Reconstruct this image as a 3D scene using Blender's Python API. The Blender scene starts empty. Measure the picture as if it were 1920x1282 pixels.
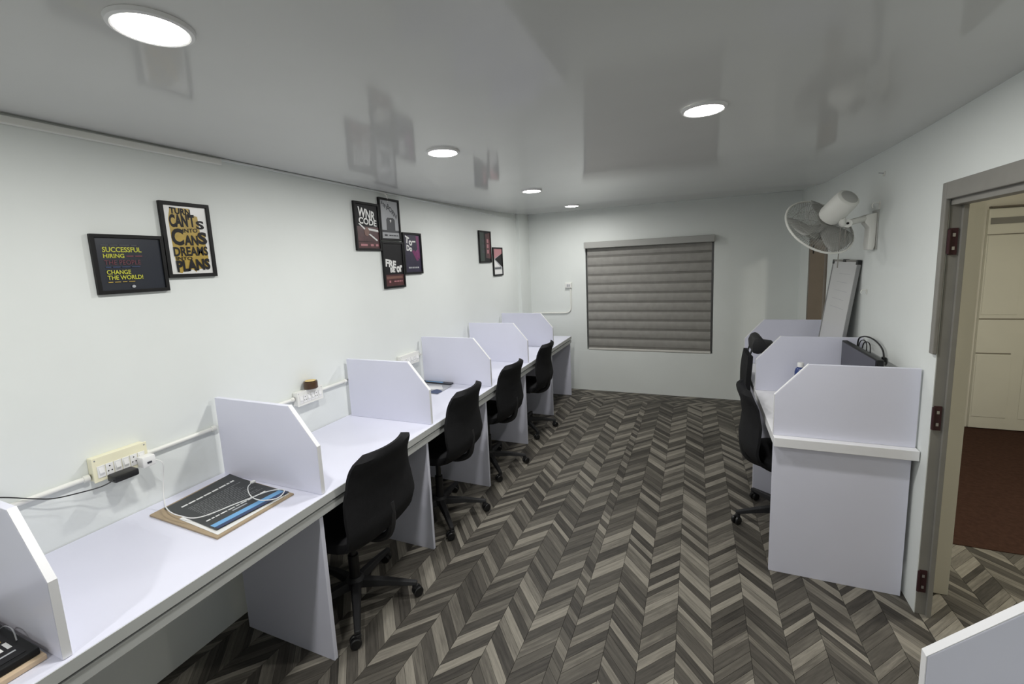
import bpy, bmesh, math, random
from mathutils import Vector, Matrix, Euler

random.seed(7)
SC = bpy.context.scene
COL = SC.collection
PI = math.pi

# ------------------------------------------------------------------ camera
CAM_LOC = Vector((2.1, 0.0, 1.7073))
CAM_R = Vector((0.92207456, 0.3844715, -0.0442738))
CAM_D = Vector((0.01131054, -0.14112104, -0.98992774))
CAM_F = Vector((-0.38684697, 0.91228642, -0.1344727))
F_PX, PP_X, PP_Y, IMG_W, IMG_H = 821.0, 957.0, 607.0, 1920.0, 1282.0
cam_data = bpy.data.cameras.new('camera')
cam_data.sensor_fit = 'HORIZONTAL'
cam_data.sensor_width = 36.0
cam_data.lens = F_PX / IMG_W * 36.0
cam_data.shift_x = (IMG_W / 2 - PP_X) / IMG_W
cam_data.shift_y = (PP_Y - IMG_H / 2) / IMG_W
cam_data.clip_start = 0.02
cam = bpy.data.objects.new('camera', cam_data)
COL.objects.link(cam)
m = Matrix.Identity(4)
for i in range(3):
    m[i][0], m[i][1], m[i][2], m[i][3] = CAM_R[i], -CAM_D[i], -CAM_F[i], CAM_LOC[i]
cam.matrix_world = m
SC.camera = cam

# ------------------------------------------------------------------ world, exposure
world = bpy.data.worlds.new('world')
SC.world = world
world.use_nodes = True
world.node_tree.nodes['Background'].inputs[0].default_value = (0.01, 0.011, 0.014, 1)
world.node_tree.nodes['Background'].inputs[1].default_value = 1.0
SC.view_settings.view_transform = 'Standard'
SC.view_settings.look = 'None'
SC.view_settings.gamma = 1.0
SC.view_settings.use_curve_mapping = False
SC.view_settings.exposure = 0.0
LAMP_W = 10.4          # each ceiling lamp
LAMP_COL = (1.0, 0.99, 0.965)
OTHER_W = 24.0         # unseen lamp added to light the room behind the doorway

# ------------------------------------------------------------------ helpers
def lin(c):
    return tuple(((v / 255.0) / 12.92 if v / 255.0 <= 0.04045 else ((v / 255.0 + 0.055) / 1.055) ** 2.4) for v in c)

def mat(name, rgb, rough=0.5, metallic=0.0, noise=0.0, nscale=8.0, bump=0.0, bscale=200.0, coat=0.0, emit=0.0, spec=0.5):
    mt = bpy.data.materials.new(name)
    mt.use_nodes = True
    nt = mt.node_tree
    b = nt.nodes['Principled BSDF']
    c = lin(rgb)
    b.inputs['Base Color'].default_value = (*c, 1)
    b.inputs['Roughness'].default_value = rough
    b.inputs['Metallic'].default_value = metallic
    b.inputs['Coat Weight'].default_value = coat
    b.inputs['Specular IOR Level'].default_value = spec
    tc = nt.nodes.new('ShaderNodeTexCoord')
    if noise > 0:
        n = nt.nodes.new('ShaderNodeTexNoise')
        n.inputs['Scale'].default_value = nscale
        n.inputs['Detail'].default_value = 5
        nt.links.new(tc.outputs['Object'], n.inputs['Vector'])
        r = nt.nodes.new('ShaderNodeValToRGB')
        r.color_ramp.elements[0].color = (*[v * (1 - noise) for v in c], 1)
        r.color_ramp.elements[1].color = (*[min(1, v * (1 + noise)) for v in c], 1)
        r.color_ramp.elements[0].position = 0.3
        r.color_ramp.elements[1].position = 0.7
        nt.links.new(n.outputs['Fac'], r.inputs['Fac'])
        nt.links.new(r.outputs['Color'], b.inputs['Base Color'])
    if bump > 0:
        n2 = nt.nodes.new('ShaderNodeTexNoise')
        n2.inputs['Scale'].default_value = bscale
        n2.inputs['Detail'].default_value = 3
        nt.links.new(tc.outputs['Object'], n2.inputs['Vector'])
        bp = nt.nodes.new('ShaderNodeBump')
        bp.inputs['Strength'].default_value = bump
        bp.inputs['Distance'].default_value = 0.002
        nt.links.new(n2.outputs['Fac'], bp.inputs['Height'])
        nt.links.new(bp.outputs['Normal'], b.inputs['Normal'])
    if emit > 0:
        b.inputs['Emission Color'].default_value = (*c, 1)
        b.inputs['Emission Strength'].default_value = emit
    return mt

def plank_material():
    mt = bpy.data.materials.new('grey_wood_plank')
    mt.use_nodes = True
    nt = mt.node_tree
    b = nt.nodes['Principled BSDF']
    b.inputs['Roughness'].default_value = 0.55
    b.inputs['Specular IOR Level'].default_value = 0.3
    at = nt.nodes.new('ShaderNodeAttribute'); at.attribute_name = 'tone'
    uv = nt.nodes.new('ShaderNodeUVMap'); uv.uv_map = 'grain'
    mp = nt.nodes.new('ShaderNodeMapping')
    mp.inputs['Scale'].default_value = (4.0, 55.0, 1.0)
    nz = nt.nodes.new('ShaderNodeTexNoise')
    nz.inputs['Scale'].default_value = 1.6
    nz.inputs['Detail'].default_value = 6
    nz.inputs['Roughness'].default_value = 0.65
    nt.links.new(uv.outputs['UV'], mp.inputs['Vector'])
    nt.links.new(mp.outputs['Vector'], nz.inputs['Vector'])
    # tone + grain -> ramp
    sep = nt.nodes.new('ShaderNodeSeparateColor')
    nt.links.new(at.outputs['Color'], sep.inputs['Color'])
    sub = nt.nodes.new('ShaderNodeMath'); sub.operation = 'SUBTRACT'; sub.inputs[1].default_value = 0.5
    nt.links.new(nz.outputs['Fac'], sub.inputs[0])
    mul = nt.nodes.new('ShaderNodeMath'); mul.operation = 'MULTIPLY_ADD'
    mul.inputs[1].default_value = 1.0
    nt.links.new(sub.outputs[0], mul.inputs[0])
    nt.links.new(sep.outputs['Red'], mul.inputs[2])
    rp = nt.nodes.new('ShaderNodeValToRGB')
    e = rp.color_ramp.elements
    e[0].position = 0.0; e[0].color = (*lin((50, 47, 43)), 1)
    e[1].position = 1.0; e[1].color = (*lin((146, 141, 130)), 1)
    mid = e.new(0.5); mid.color = (*lin((90, 86, 79)), 1)
    nt.links.new(mul.outputs[0], rp.inputs['Fac'])
    nt.links.new(rp.outputs['Color'], b.inputs['Base Color'])
    bp = nt.nodes.new('ShaderNodeBump'); bp.inputs['Strength'].default_value = 0.15; bp.inputs['Distance'].default_value = 0.001
    nt.links.new(nz.outputs['Fac'], bp.inputs['Height'])
    nt.links.new(bp.outputs['Normal'], b.inputs['Normal'])
    return mt

M = {}
M['wall'] = mat('painted_wall', (230, 234, 231), 0.55, noise=0.015, nscale=3, bump=0.12, bscale=35)
M['wall_beige'] = mat('beige_painted_wall', (230, 226, 212), 0.6, noise=0.03, nscale=3)
M['ceiling'] = mat('glossy_ceiling_panel', (214, 215, 213), 0.09, noise=0.02, nscale=2, spec=0.15)
M['laminate'] = mat('white_laminate', (224, 225, 239), 0.32, noise=0.01, nscale=4)
M['edge'] = mat('shaded_edge_band', (196, 198, 196), 0.4)  # grey edge tape, darkened for the light only grazing the desk front
M['lwhite'] = mat('lit_laminate_edge', (240, 240, 242), 0.35)  # laminate lightened, lamplight from overhead put into the colour
M['fabric'] = mat('black_chair_fabric', (27, 27, 29), 0.85, noise=0.12, nscale=60, bump=0.4, bscale=500, spec=0.25)
M['bplastic'] = mat('black_plastic', (20, 20, 21), 0.4)
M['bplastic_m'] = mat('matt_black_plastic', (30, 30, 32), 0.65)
M['frame'] = mat('black_frame', (15, 15, 16), 0.5, spec=0.3)
M['navy'] = mat('navy_print', (38, 42, 52), 0.25)
M['black_print'] = mat('black_print', (24, 23, 26), 0.5, spec=0.3)
M['white_print'] = mat('white_print', (232, 232, 230), 0.3)
M['yellow_print'] = mat('yellow_print', (196, 196, 62), 0.4)
M['gold_print'] = mat('gold_print', (176, 148, 62), 0.4, noise=0.15, nscale=30)
M['red_print'] = mat('dull_red_print', (108, 52, 62), 0.4)
M['maroon_print'] = mat('maroon_print', (80, 48, 50), 0.4, noise=0.3, nscale=20)
M['magenta_print'] = mat('magenta_print', (120, 52, 100), 0.4, noise=0.25, nscale=25)
M['purple_print'] = mat('purple_print', (50, 46, 66), 0.4, noise=0.2, nscale=20)
M['brown_print'] = mat('brown_print', (122, 88, 78), 0.4)
M['grey_print'] = mat('grey_print', (176, 178, 182), 0.35)
M['dgrey_print'] = mat('dark_grey_print', (58, 60, 66), 0.4)
M['green_print'] = mat('dark_green_print', (44, 58, 52), 0.4)
M['pink_print'] = mat('pink_print', (184, 126, 132), 0.4)
M['blue_print'] = mat('blue_print', (112, 168, 214), 0.4)
M['dblue_print'] = mat('dark_blue_print', (44, 60, 96), 0.4)
M['poster_grey'] = mat('charcoal_poster', (54, 56, 56), 0.45)
M['text_grey'] = mat('grey_text_print', (136, 138, 138), 0.5)
M['cardboard'] = mat('cardboard', (164, 146, 120), 0.8, noise=0.08, nscale=15)
M['beige_board'] = mat('beige_board', (214, 190, 160), 0.7, noise=0.05, nscale=12)
M['pvc'] = mat('white_pvc', (236, 236, 230), 0.35)
M['cream'] = mat('cream_plastic', (240, 236, 206), 0.35)
M['white_plastic'] = mat('white_plastic', (238, 238, 236), 0.35)
M['dark'] = mat('dark_hole', (18, 18, 18), 0.7)
M['doorframe'] = mat('grey_brown_frame', (134, 132, 126), 0.5, noise=0.06, nscale=10)
M['jamb2'] = mat('brown_frame', (116, 106, 94), 0.5, noise=0.06, nscale=10)
M['hinge'] = mat('dark_red_hinge', (66, 38, 42), 0.45, metallic=0.3)
M['steel'] = mat('steel', (190, 190, 192), 0.3, metallic=0.9)
M['door_white'] = mat('pale_door_paint', (222, 220, 206), 0.5, noise=0.02, nscale=4)
M['door_line'] = mat('door_groove', (112, 104, 90), 0.6)
M['carpet'] = mat('brown_carpet', (66, 46, 37), 0.95, noise=0.18, nscale=40, bump=0.6, bscale=400, spec=0.1)
M['blind'] = mat('grey_blind_fabric', (152, 150, 145), 0.7, noise=0.08, nscale=14, bump=0.2, bscale=300)
M['blind_dark'] = mat('dark_blind_fabric', (122, 120, 115), 0.8, noise=0.08, nscale=14)
M['headrail'] = mat('grey_headrail', (166, 166, 162), 0.45)
M['rail_white'] = mat('pale_bottom_rail', (214, 212, 206), 0.4)
M['alu'] = mat('window_aluminium', (150, 150, 150), 0.4, metallic=0.5)
M['board'] = mat('whiteboard_face', (214, 214, 214), 0.28, noise=0.015, nscale=6)
M['board_ink'] = mat('faint_board_ink', (196, 197, 200), 0.4)
M['screen'] = mat('dark_screen', (60, 60, 70), 0.3)
M['fan'] = mat('fan_white_plastic', (226, 226, 220), 0.4)
M['wire'] = mat('fan_wire', (150, 150, 145), 0.45)
M['blade'] = mat('fan_blade', (176, 176, 172), 0.4)
M['lampring'] = mat('lamp_ring', (235, 235, 235), 0.4)
M['diffuser'] = mat('lamp_diffuser', (255, 252, 246), 0.5, emit=24.0)
M['bottle_blue'] = mat('blue_bottle', (36, 58, 120), 0.3)
M['tape'] = mat('brown_tape', (74, 52, 30), 0.3)
M['tape_core'] = mat('tape_core', (214, 190, 130), 0.7)
M['subfloor'] = mat('floor_joint', (52, 48, 44), 0.8)
M['plank'] = plank_material()
gm = bpy.data.materials.new('window_glass'); gm.use_nodes = True
gb = gm.node_tree.nodes['Principled BSDF']
gb.inputs['Base Color'].default_value = (0.75, 0.8, 0.8, 1); gb.inputs['Roughness'].default_value = 0.02
gb.inputs['Transmission Weight'].default_value = 1.0
M['glass'] = gm

OFF = {}   # name -> world offset of the thing that owns it

class MB:
    """collects shapes; build() links them as ONE mesh object"""
    def __init__(self):
        self.v, self.f = [], []
    def add(self, vs, fs, mtx=None):
        n = len(self.v)
        self.v += [tuple(mtx @ Vector(p)) if mtx is not None else tuple(p) for p in vs]
        self.f += [tuple(i + n for i in f) for f in fs]
        return self
    def box(self, x0, x1, y0, y1, z0, z1, mtx=None):
        vs = [(x0, y0, z0), (x1, y0, z0), (x1, y1, z0), (x0, y1, z0), (x0, y0, z1), (x1, y0, z1), (x1, y1, z1), (x0, y1, z1)]
        fs = [(0, 3, 2, 1), (4, 5, 6, 7), (0, 1, 5, 4), (1, 2, 6, 5), (2, 3, 7, 6), (3, 0, 4, 7)]
        return self.add(vs, fs, mtx)
    def prism(self, poly, axis, a, b, mtx=None):
        """polygon (p,q) extruded from a to b along axis; axis 'x':(y,z) 'y':(x,z) 'z':(x,y)"""
        def P(p, t):
            return {'x': (t, p[0], p[1]), 'y': (p[0], t, p[1]), 'z': (p[0], p[1], t)}[axis]
        n = len(poly)
        vs = [P(p, a) for p in poly] + [P(p, b) for p in poly]
        fs = [tuple(range(n)), tuple(range(2 * n - 1, n - 1, -1))]
        fs += [(i, i + n, (i + 1) % n + n, (i + 1) % n) for i in range(n)]
        return self.add(vs, fs, mtx)
    def tube(self, pts, r, seg=8, closed=False, mtx=None):
        pts = [Vector(p) for p in pts]
        n = len(pts); vs, fs = [], []
        rr = r if isinstance(r, (list, tuple)) else [r] * n
        prev = None
        for i, p in enumerate(pts):
            if closed:
                t = pts[(i + 1) % n] - pts[i - 1]
            else:
                t = pts[min(i + 1, n - 1)] - pts[max(i - 1, 0)]
            t.normalize()
            if prev is None:
                a = Vector((0, 0, 1)) if abs(t.z) < 0.9 else Vector((1, 0, 0))
                u = t.cross(a).normalized()
            else:
                u = (prev - t * prev.dot(t)).normalized()
            prev = u
            w = t.cross(u)
            for k in range(seg):
                an = 2 * PI * k / seg
                vs.append(p + (u * math.cos(an) + w * math.sin(an)) * rr[i])
        m_ = n if closed else n - 1
        for i in range(m_):
            j = (i + 1) % n
            for k in range(seg):
                fs.append((i * seg + k, i * seg + (k + 1) % seg, j * seg + (k + 1) % seg, j * seg + k))
        if not closed:
            fs.append(tuple(range(seg - 1, -1, -1)))
            fs.append(tuple(range((n - 1) * seg, n * seg)))
        return self.add(vs, fs, mtx)
    def lathe(self, prof, seg=24, mtx=None):
        """profile of (r,z) turned about z"""
        vs, fs = [], []
        n = len(prof)
        for k in range(seg):
            a = 2 * PI * k / seg
            vs += [(r * math.cos(a), r * math.sin(a), z) for r, z in prof]
        for k in range(seg):
            k2 = (k + 1) % seg
            for i in range(n - 1):
                fs.append((k * n + i, k2 * n + i, k2 * n + i + 1, k * n + i + 1))
        closed = abs(prof[0][0] - prof[-1][0]) < 1e-9 and (abs(prof[0][1] - prof[-1][1]) < 1e-9)
        if closed:
            return self.add(vs, fs, mtx)
        if prof[0][0] > 1e-6:
            fs.append(tuple(k * n for k in range(seg - 1, -1, -1)))
        if prof[-1][0] > 1e-6:
            fs.append(tuple(k * n + n - 1 for k in range(seg)))
        return self.add(vs, fs, mtx)
    def build(self, name, material, parent=None, bevel=0.0, smooth=False, local=False, seg=2):
        off = Vector((0, 0, 0))
        if parent is not None and not local:
            off = OFF.get(parent.name, Vector((0, 0, 0)))
        me = bpy.data.meshes.new(name)
        me.from_pydata([tuple(Vector(p) - off) for p in self.v], [], self.f)
        bm = bmesh.new(); bm.from_mesh(me)
        bmesh.ops.remove_doubles(bm, verts=bm.verts, dist=1e-6)
        bmesh.ops.recalc_face_normals(bm, faces=bm.faces)
        if bevel > 0:
            es = [e for e in bm.edges if len(e.link_faces) == 2 and e.calc_face_angle(0) > 0.5]
            bmesh.ops.bevel(bm, geom=es, offset=bevel, segments=seg, affect='EDGES', profile=0.5, clamp_overlap=True)
        bm.to_mesh(me); bm.free()
        if smooth:
            for p in me.polygons:
                p.use_smooth = True
            try:
                me.set_sharp_from_angle(angle=math.radians(40))
            except Exception:
                pass
        me.materials.append(material)
        o = bpy.data.objects.new(name, me)
        COL.objects.link(o)
        if parent is not None:
            o.parent = parent
            OFF[o.name] = off if not local else Vector((0, 0, 0))
        return o

def tag(o, label=None, cat=None, group=None, kind=None):
    if label: o['label'] = label
    if cat: o['category'] = cat
    if group: o['group'] = group
    if kind: o['kind'] = kind
    return o

def thing(name, label, cat, loc=(0, 0, 0), rotz=0.0, group=None):
    o = bpy.data.objects.new(name, None)
    o.empty_display_size = 0.1
    COL.objects.link(o)
    o.location = loc
    o.rotation_euler = (0, 0, rotz)
    OFF[o.name] = Vector(loc)
    return tag(o, label, cat, group)

def struct_empty(name, loc=(0, 0, 0)):
    o = bpy.data.objects.new(name, None)
    COL.objects.link(o); o.location = loc; OFF[o.name] = Vector(loc)
    o['kind'] = 'structure'
    return o

def smooth_path(pts, n=8):
    pts = [Vector(p) for p in pts]
    out = []
    for i in range(len(pts) - 1):
        p0 = pts[max(i - 1, 0)]; p1 = pts[i]; p2 = pts[i + 1]; p3 = pts[min(i + 2, len(pts) - 1)]
        for k in range(n):
            t = k / n
            out.append(0.5 * ((2 * p1) + (p2 - p0) * t + (2 * p0 - 5 * p1 + 4 * p2 - p3) * t * t + (3 * p1 - p0 - 3 * p2 + p3) * t ** 3))
    out.append(pts[-1])
    return out

def copy_tree(o, parent=None):
    c = o.copy(); COL.objects.link(c); c.parent = parent
    for ch in list(o.children):
        copy_tree(ch, c)
    return c

def text_polys(body, bold=0.0):
    cu = bpy.data.curves.new('lettering_curve', 'FONT')
    cu.body = body
    cu.offset = bold
    cu.resolution_u = 3
    ob = bpy.data.objects.new('lettering_curve', cu)
    COL.objects.link(ob)
    dg = bpy.context.evaluated_depsgraph_get()
    me = bpy.data.meshes.new_from_object(ob.evaluated_get(dg))
    vs = [tuple(v.co) for v in me.vertices]; fs = [tuple(p.vertices) for p in me.polygons]
    bpy.data.objects.remove(ob); bpy.data.curves.remove(cu); bpy.data.meshes.remove(me)
    return vs, fs

def fit_text(body, u0, u1, v0, v1, bold=0.0, rot=0.0):
    """text scaled to fill the rectangle, returned as 2D verts + faces"""
    vs, fs = text_polys(body, bold)
    xs = [p[0] for p in vs]; ys = [p[1] for p in vs]
    sx = (u1 - u0) / (max(xs) - min(xs)); sy = (v1 - v0) / (max(ys) - min(ys))
    cx, cy = (u0 + u1) / 2, (v0 + v1) / 2
    out = []
    for p in vs:
        a = (p[0] - min(xs)) * sx + u0 - cx; b = (p[1] - min(ys)) * sy + v0 - cy
        out.append((cx + a * math.cos(rot) - b * math.sin(rot), cy + a * math.sin(rot) + b * math.cos(rot)))
    return out, fs

# ------------------------------------------------------------------ room dimensions
D = 5.628          # back wall
Y0 = -1.7          # wall behind the camera
RW0, RWY, RWS = 3.07, 2.45, 0.025
def rwx(y): return RW0 + RWS * (y - RWY)
def ceil_z(x, y):
    pts = [(-2, 2.275), (2.8, 2.27), (3.7, 2.287), (4.7, 2.308), (5.25, 2.332), (5.8, 2.355)]
    z = pts[-1][1]
    for (a, za), (b, zb) in zip(pts, pts[1:]):
        if a <= y <= b:
            t = (y - a) / (b - a); z = za + (zb - za) * t
            break
    k = max(0.0, min(1.0, (x - 1.2) / 2.0))
    fade = max(0.0, min(1.0, (5.6 - y) / 1.0))
    return z - 0.028 * k * k * fade

# ------------------------------------------------------------------ floor
floor = MB().box(-0.2, 3.25, Y0 - 0.1, D + 0.2, -0.12, -0.004).build('floor', M['subfloor'])
tag(floor, kind='structure')

def clip(poly, ax, val, keep_less):
    out = []
    n = len(poly)
    for i in range(n):
        a, b = poly[i], poly[(i + 1) % n]
        ia = (a[ax] <= val) if keep_less else (a[ax] >= val)
        ib = (b[ax] <= val) if keep_less else (b[ax] >= val)
        if ia: out.append(a)
        if ia != ib:
            t = (val - a[ax]) / (b[ax] - a[ax])
            out.append((a[0] + (b[0] - a[0]) * t, a[1] + (b[1] - a[1]) * t))
    return out

TONES = [0.12, 0.2, 0.3, 0.42, 0.55, 0.66, 0.76, 0.88]
WTS = [3, 4, 4, 3, 3, 4, 3, 2]
GAP = 0.0009
planks = []          # (poly, along direction, tone, centre)
def chevron(seams, first_sign, ya, yb, swap=False, xlim=None):
    sg = first_sign
    for c in range(len(seams) - 1):
        xa, xb = seams[c], seams[c + 1]
        sl = 1.12 * sg
        y = ya - 0.4 + random.random() * 0.05
        last = None
        while y < yb + 0.4:
            wd = random.choice([0.04, 0.05, 0.06, 0.07, 0.085])
            tone = random.choices(TONES, WTS)[0]
            while last is not None and abs(tone - last) < 0.12:
                tone = random.choices(TONES, WTS)[0]
            last = tone
            poly = [(xa + GAP, y + GAP + sl * GAP), (xb - GAP, y + GAP + sl * (xb - xa - GAP)), (xb - GAP, y + wd - GAP + sl * (xb - xa - GAP)), (xa + GAP, y + wd - GAP + sl * GAP)]
            y += wd
            poly = clip(poly, 1, ya, False)
            if len(poly) >= 3: poly = clip(poly, 1, yb, True)
            if len(poly) < 3: continue
            if xlim:
                poly = clip(poly, 0, xlim[0], False)
                if len(poly) >= 3: poly = clip(poly, 0, xlim[1], True)
                if len(poly) < 3: continue
            d = Vector((1, sl)).normalized()
            if swap:
                poly = [(p[1], p[0]) for p in poly]; d = Vector((d.y, d.x))
            cx = sum(p[0] for p in poly) / len(poly); cy = sum(p[1] for p in poly) / len(poly)
            planks.append((poly, d, tone, (cx, cy)))
        sg = -sg
left = [1.40 - 0.15 * k for k in range(10, 0, -1)]
right = [1.60, 1.748, 1.893, 2.041, 2.191, 2.341] + [2.341 + 0.15 * k for k in range(1, 6)]
seams = left + [1.40, 1.54] + right
# the column from 2.041 to 2.191 falls towards the camera on its right
k0 = seams.index(2.041)
chevron(seams, (-1 if k0 % 2 == 0 else 1), Y0, 5.30, xlim=(0.001, 3.085))
chevron([5.30, 5.41, 5.52, 5.627], 1, 0.001, 3.12, swap=True)
main_planks = list(planks)
planks = []
chevron([3.088 + 0.15 * k for k in range(15)], 1, 1.0, 3.1, xlim=(3.088, 5.15))
side_planks = list(planks)

def plank_mesh(name, items):
    vs, fs, uvs, tones = [], [], [], []
    for poly, d, tone, c in items:
        n0 = len(vs); n = len(poly)
        ou, ov = random.random() * 40, random.random() * 40
        vs += [(p[0], p[1], 0.0) for p in poly] + [(p[0], p[1], -0.004) for p in poly]
        area = sum(poly[i][0] * poly[(i + 1) % n][1] - poly[(i + 1) % n][0] * poly[i][1] for i in range(n))
        top = list(range(n)) if area > 0 else list(range(n - 1, -1, -1))
        fs.append(tuple(n0 + i for i in top))
        for i in range(n):
            a, b = top[i], top[(i + 1) % n]
            fs.append((n0 + a, n0 + a + n, n0 + b + n, n0 + b))
        cu = [((p[0] * d.x + p[1] * d.y) + ou, (-p[0] * d.y + p[1] * d.x) + ov) for p in poly]
        uvs += cu + cu
        tones += [tone] * (2 * n)
    me = bpy.data.meshes.new(name)
    me.from_pydata(vs, [], fs)
    ul = me.uv_layers.new(name='grain')
    for l in me.loops:
        ul.data[l.index].uv = uvs[l.vertex_index]
    ca = me.color_attributes.new('tone', 'FLOAT_COLOR', 'POINT')
    for i, t in enumerate(tones):
        ca.data[i].color = (t, t, t, 1)
    me.materials.append(M['plank'])
    return me

def px_size(it):
    c = it[3]
    v = Vector((c[0], c[1], 0)) - CAM_LOC
    z = v.dot(CAM_F)
    if z < 0.1: return 0
    x = PP_X + F_PX * v.dot(CAM_R) / z; y = PP_Y + F_PX * v.dot(CAM_D) / z
    if not (-20 < x < 1940 and -20 < y < 1300): return 0
    if c[0] < 0.70 and c[1] > 1.25: return 0                 # behind the desk legs
    if c[0] > 2.45 and (c[1] > 2.6 or c[1] < 0.98): return 0   # behind the other desks
    return (F_PX / z) ** 2 * (-v.normalized().z) * abs(sum(it[0][i][0] * it[0][(i + 1) % len(it[0])][1] - it[0][(i + 1) % len(it[0])][0] * it[0][i][1] for i in range(len(it[0])))) / 2
ranked = sorted(main_planks, key=px_size, reverse=True)
for it in ranked[:300]:
    o = bpy.data.objects.new('floor_plank', plank_mesh('floor_plank', [it]))
    COL.objects.link(o); o.parent = floor
rest = bpy.data.objects.new('floor_planks', plank_mesh('floor_planks', ranked[300:]))
COL.objects.link(rest); rest.parent = floor; rest['kind'] = 'stuff'

# ------------------------------------------------------------------ ceiling
nx, ny = 24, 60
vs, fs = [], []
for j in range(ny + 1):
    for i in range(nx + 1):
        x = -0.1 + 3.5 * i / nx; y = Y0 - 0.1 + (D + 0.2 - Y0) * j / ny
        vs.append((x, y, ceil_z(x, y)))
base = len(vs)
vs += [(p[0], p[1], 2.5) for p in vs]
for j in range(ny):
    for i in range(nx):
        a = j * (nx + 1) + i
        fs.append((a, a + nx + 1, a + nx + 2, a + 1))
        fs.append((base + a, base + a + 1, base + a + nx + 2, base + a + nx + 1))
for i in range(nx):
    a = i; fs.append((a, a + 1, base + a + 1, base + a))
    a = ny * (nx + 1) + i; fs.append((a + 1, a, base + a, base + a + 1))
for j in range(ny):
    a = j * (nx + 1); fs.append((a + nx + 1, a, base + a, base + a + nx + 1))
    a = j * (nx + 1) + nx; fs.append((a, a + nx + 1, base + a + nx + 1, base + a))
ceiling = MB().add(vs, fs).build('ceiling', M['ceiling'], smooth=True)
tag(ceiling, kind='structure')

# ------------------------------------------------------------------ walls
HT = 2.45
wl = MB().box(-0.15, 0.0, Y0 - 0.15, D + 0.15, 0, HT).build('wall_left', M['wall']); tag(wl, kind='structure')
wn = MB().box(0.0, 3.3, Y0 - 0.15, Y0, 0, HT).build('wall_near', M['wall']); tag(wn, kind='structure')
# back wall with the window opening
BX0, BX1, BZ0, BZ1 = 0.803, 2.304, 0.545, 1.90
mb = MB()
mb.box(0.0, BX0, D, D + 0.15, 0, HT).box(BX1, 3.3, D, D + 0.15, 0, HT).box(BX0, BX1, D, D + 0.15, 0, BZ0).box(BX0, BX1, D, D + 0.15, BZ1, HT)
wb = mb.build('wall_back', M['wall']); tag(wb, kind='structure')
# boxed-in corner beside the left wall
pil = MB().box(0.0, 0.04, 5.27, D, 0, HT).build('trim_corner_boxing', M['wall'], wl); 

def rbox(mb, x0, x1, y0, y1, z0, z1):
    """box in the right wall's own frame: x measured from its room face"""
    vs = [(rwx(y) + x, y, z) for z in (z0, z1) for (x, y) in ((x0, y0), (x1, y0), (x1, y1), (x0, y1))]
    return mb.add(vs, [(0, 3, 2, 1), (4, 5, 6, 7), (0, 1, 5, 4), (1, 2, 6, 5), (2, 3, 7, 6), (3, 0, 4, 7)])
D2A, D2B = 4.42, 5.12          # far doorway in the right wall
D1A, D1B = 1.62, 2.421          # near doorway
mb = MB()
rbox(mb, 0, 0.19, 2.62, D2A, 0, HT)
rbox(mb, 0, 0.003, D1B, 2.62, 0, 1.94)
rbox(mb, 0.0, 0.03, D1B, 2.62, 1.94, HT)
rbox(mb, 0.03, 0.19, 1.45, 2.62, 2.0, HT)
rbox(mb, 0, 0.03, D1A, D1B, 1.94, HT)
rbox(mb, 0, 0.19, Y0 - 0.1, 1.45, 0, HT)
rbox(mb, 0, 0.03, 1.45, D1A, 0, HT)
rbox(mb, 0, 0.19, D2A, D2B, 1.95, HT)
rbox(mb, 0, 0.19, D2B, D, 0, HT)
wr = mb.build('wall_right', M['wall']); tag(wr, kind='structure')
# plastered beige sides of the doorway
mb = MB()
rbox(mb, 0.05, 0.192, 2.606, 2.6195, 0, 2.0)
wrv = mb.build('plaster_reveal', M['wall_beige'], wr)

# near door frame
d1 = struct_empty('door_1', (3.07, 2.0, 0))
mb = MB(); rbox(mb, 0.0032, 0.058, 2.42, 2.47, 0, 1.94); mb.build('jamb', M['doorframe'], d1, bevel=0.002)
mb = MB(); rbox(mb, 0.040, 0.057, 2.405, 2.4195, 0, 1.868); mb.build('door_stop', M['doorframe'], d1, bevel=0.001)
mb = MB(); rbox(mb, 0.0032, 0.058, D1A, 2.4195, 1.868, 1.94); mb.build('frame_head', M['doorframe'], d1, bevel=0.002)
mb = MB(); rbox(mb, -0.018, -0.0005, 2.412, 2.447, 1.24, 1.962); mb.build('architrave', M['doorframe'], d1, bevel=0.004)
mb = MB(); rbox(mb, -0.018, -0.0005, D1A, 2.4115, 1.892, 1.962); mb.build('architrave', M['doorframe'], d1, bevel=0.004)
mb = MB(); rbox(mb, 0.0032, 0.058, D1A - 0.05, D1A - 0.001, 0, 1.94); mb.build('jamb', M['doorframe'], d1, bevel=0.002)
for z in (1.72, 0.955, 0.17):
    mb = MB(); rbox(mb, 0.006, 0.034, 2.415, 2.4195, z - 0.055, z + 0.055)
    h = mb.build('hinge', M['hinge'], d1, bevel=0.001)
    mb = MB(); mb.tube([(rwx(2.41) + 0.004, 2.411, z - 0.05), (rwx(2.41) + 0.004, 2.411, z + 0.05)], 0.006, 8)
    mb.build('hinge_pin', M['hinge'], h, smooth=True)
    for dz in (-0.035, 0.02):
        mb = MB(); rbox(mb, 0.016, 0.025, 2.413, 2.4148, z + dz, z + dz + 0.014); mb.build('hinge_plate', M['steel'], h)
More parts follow.
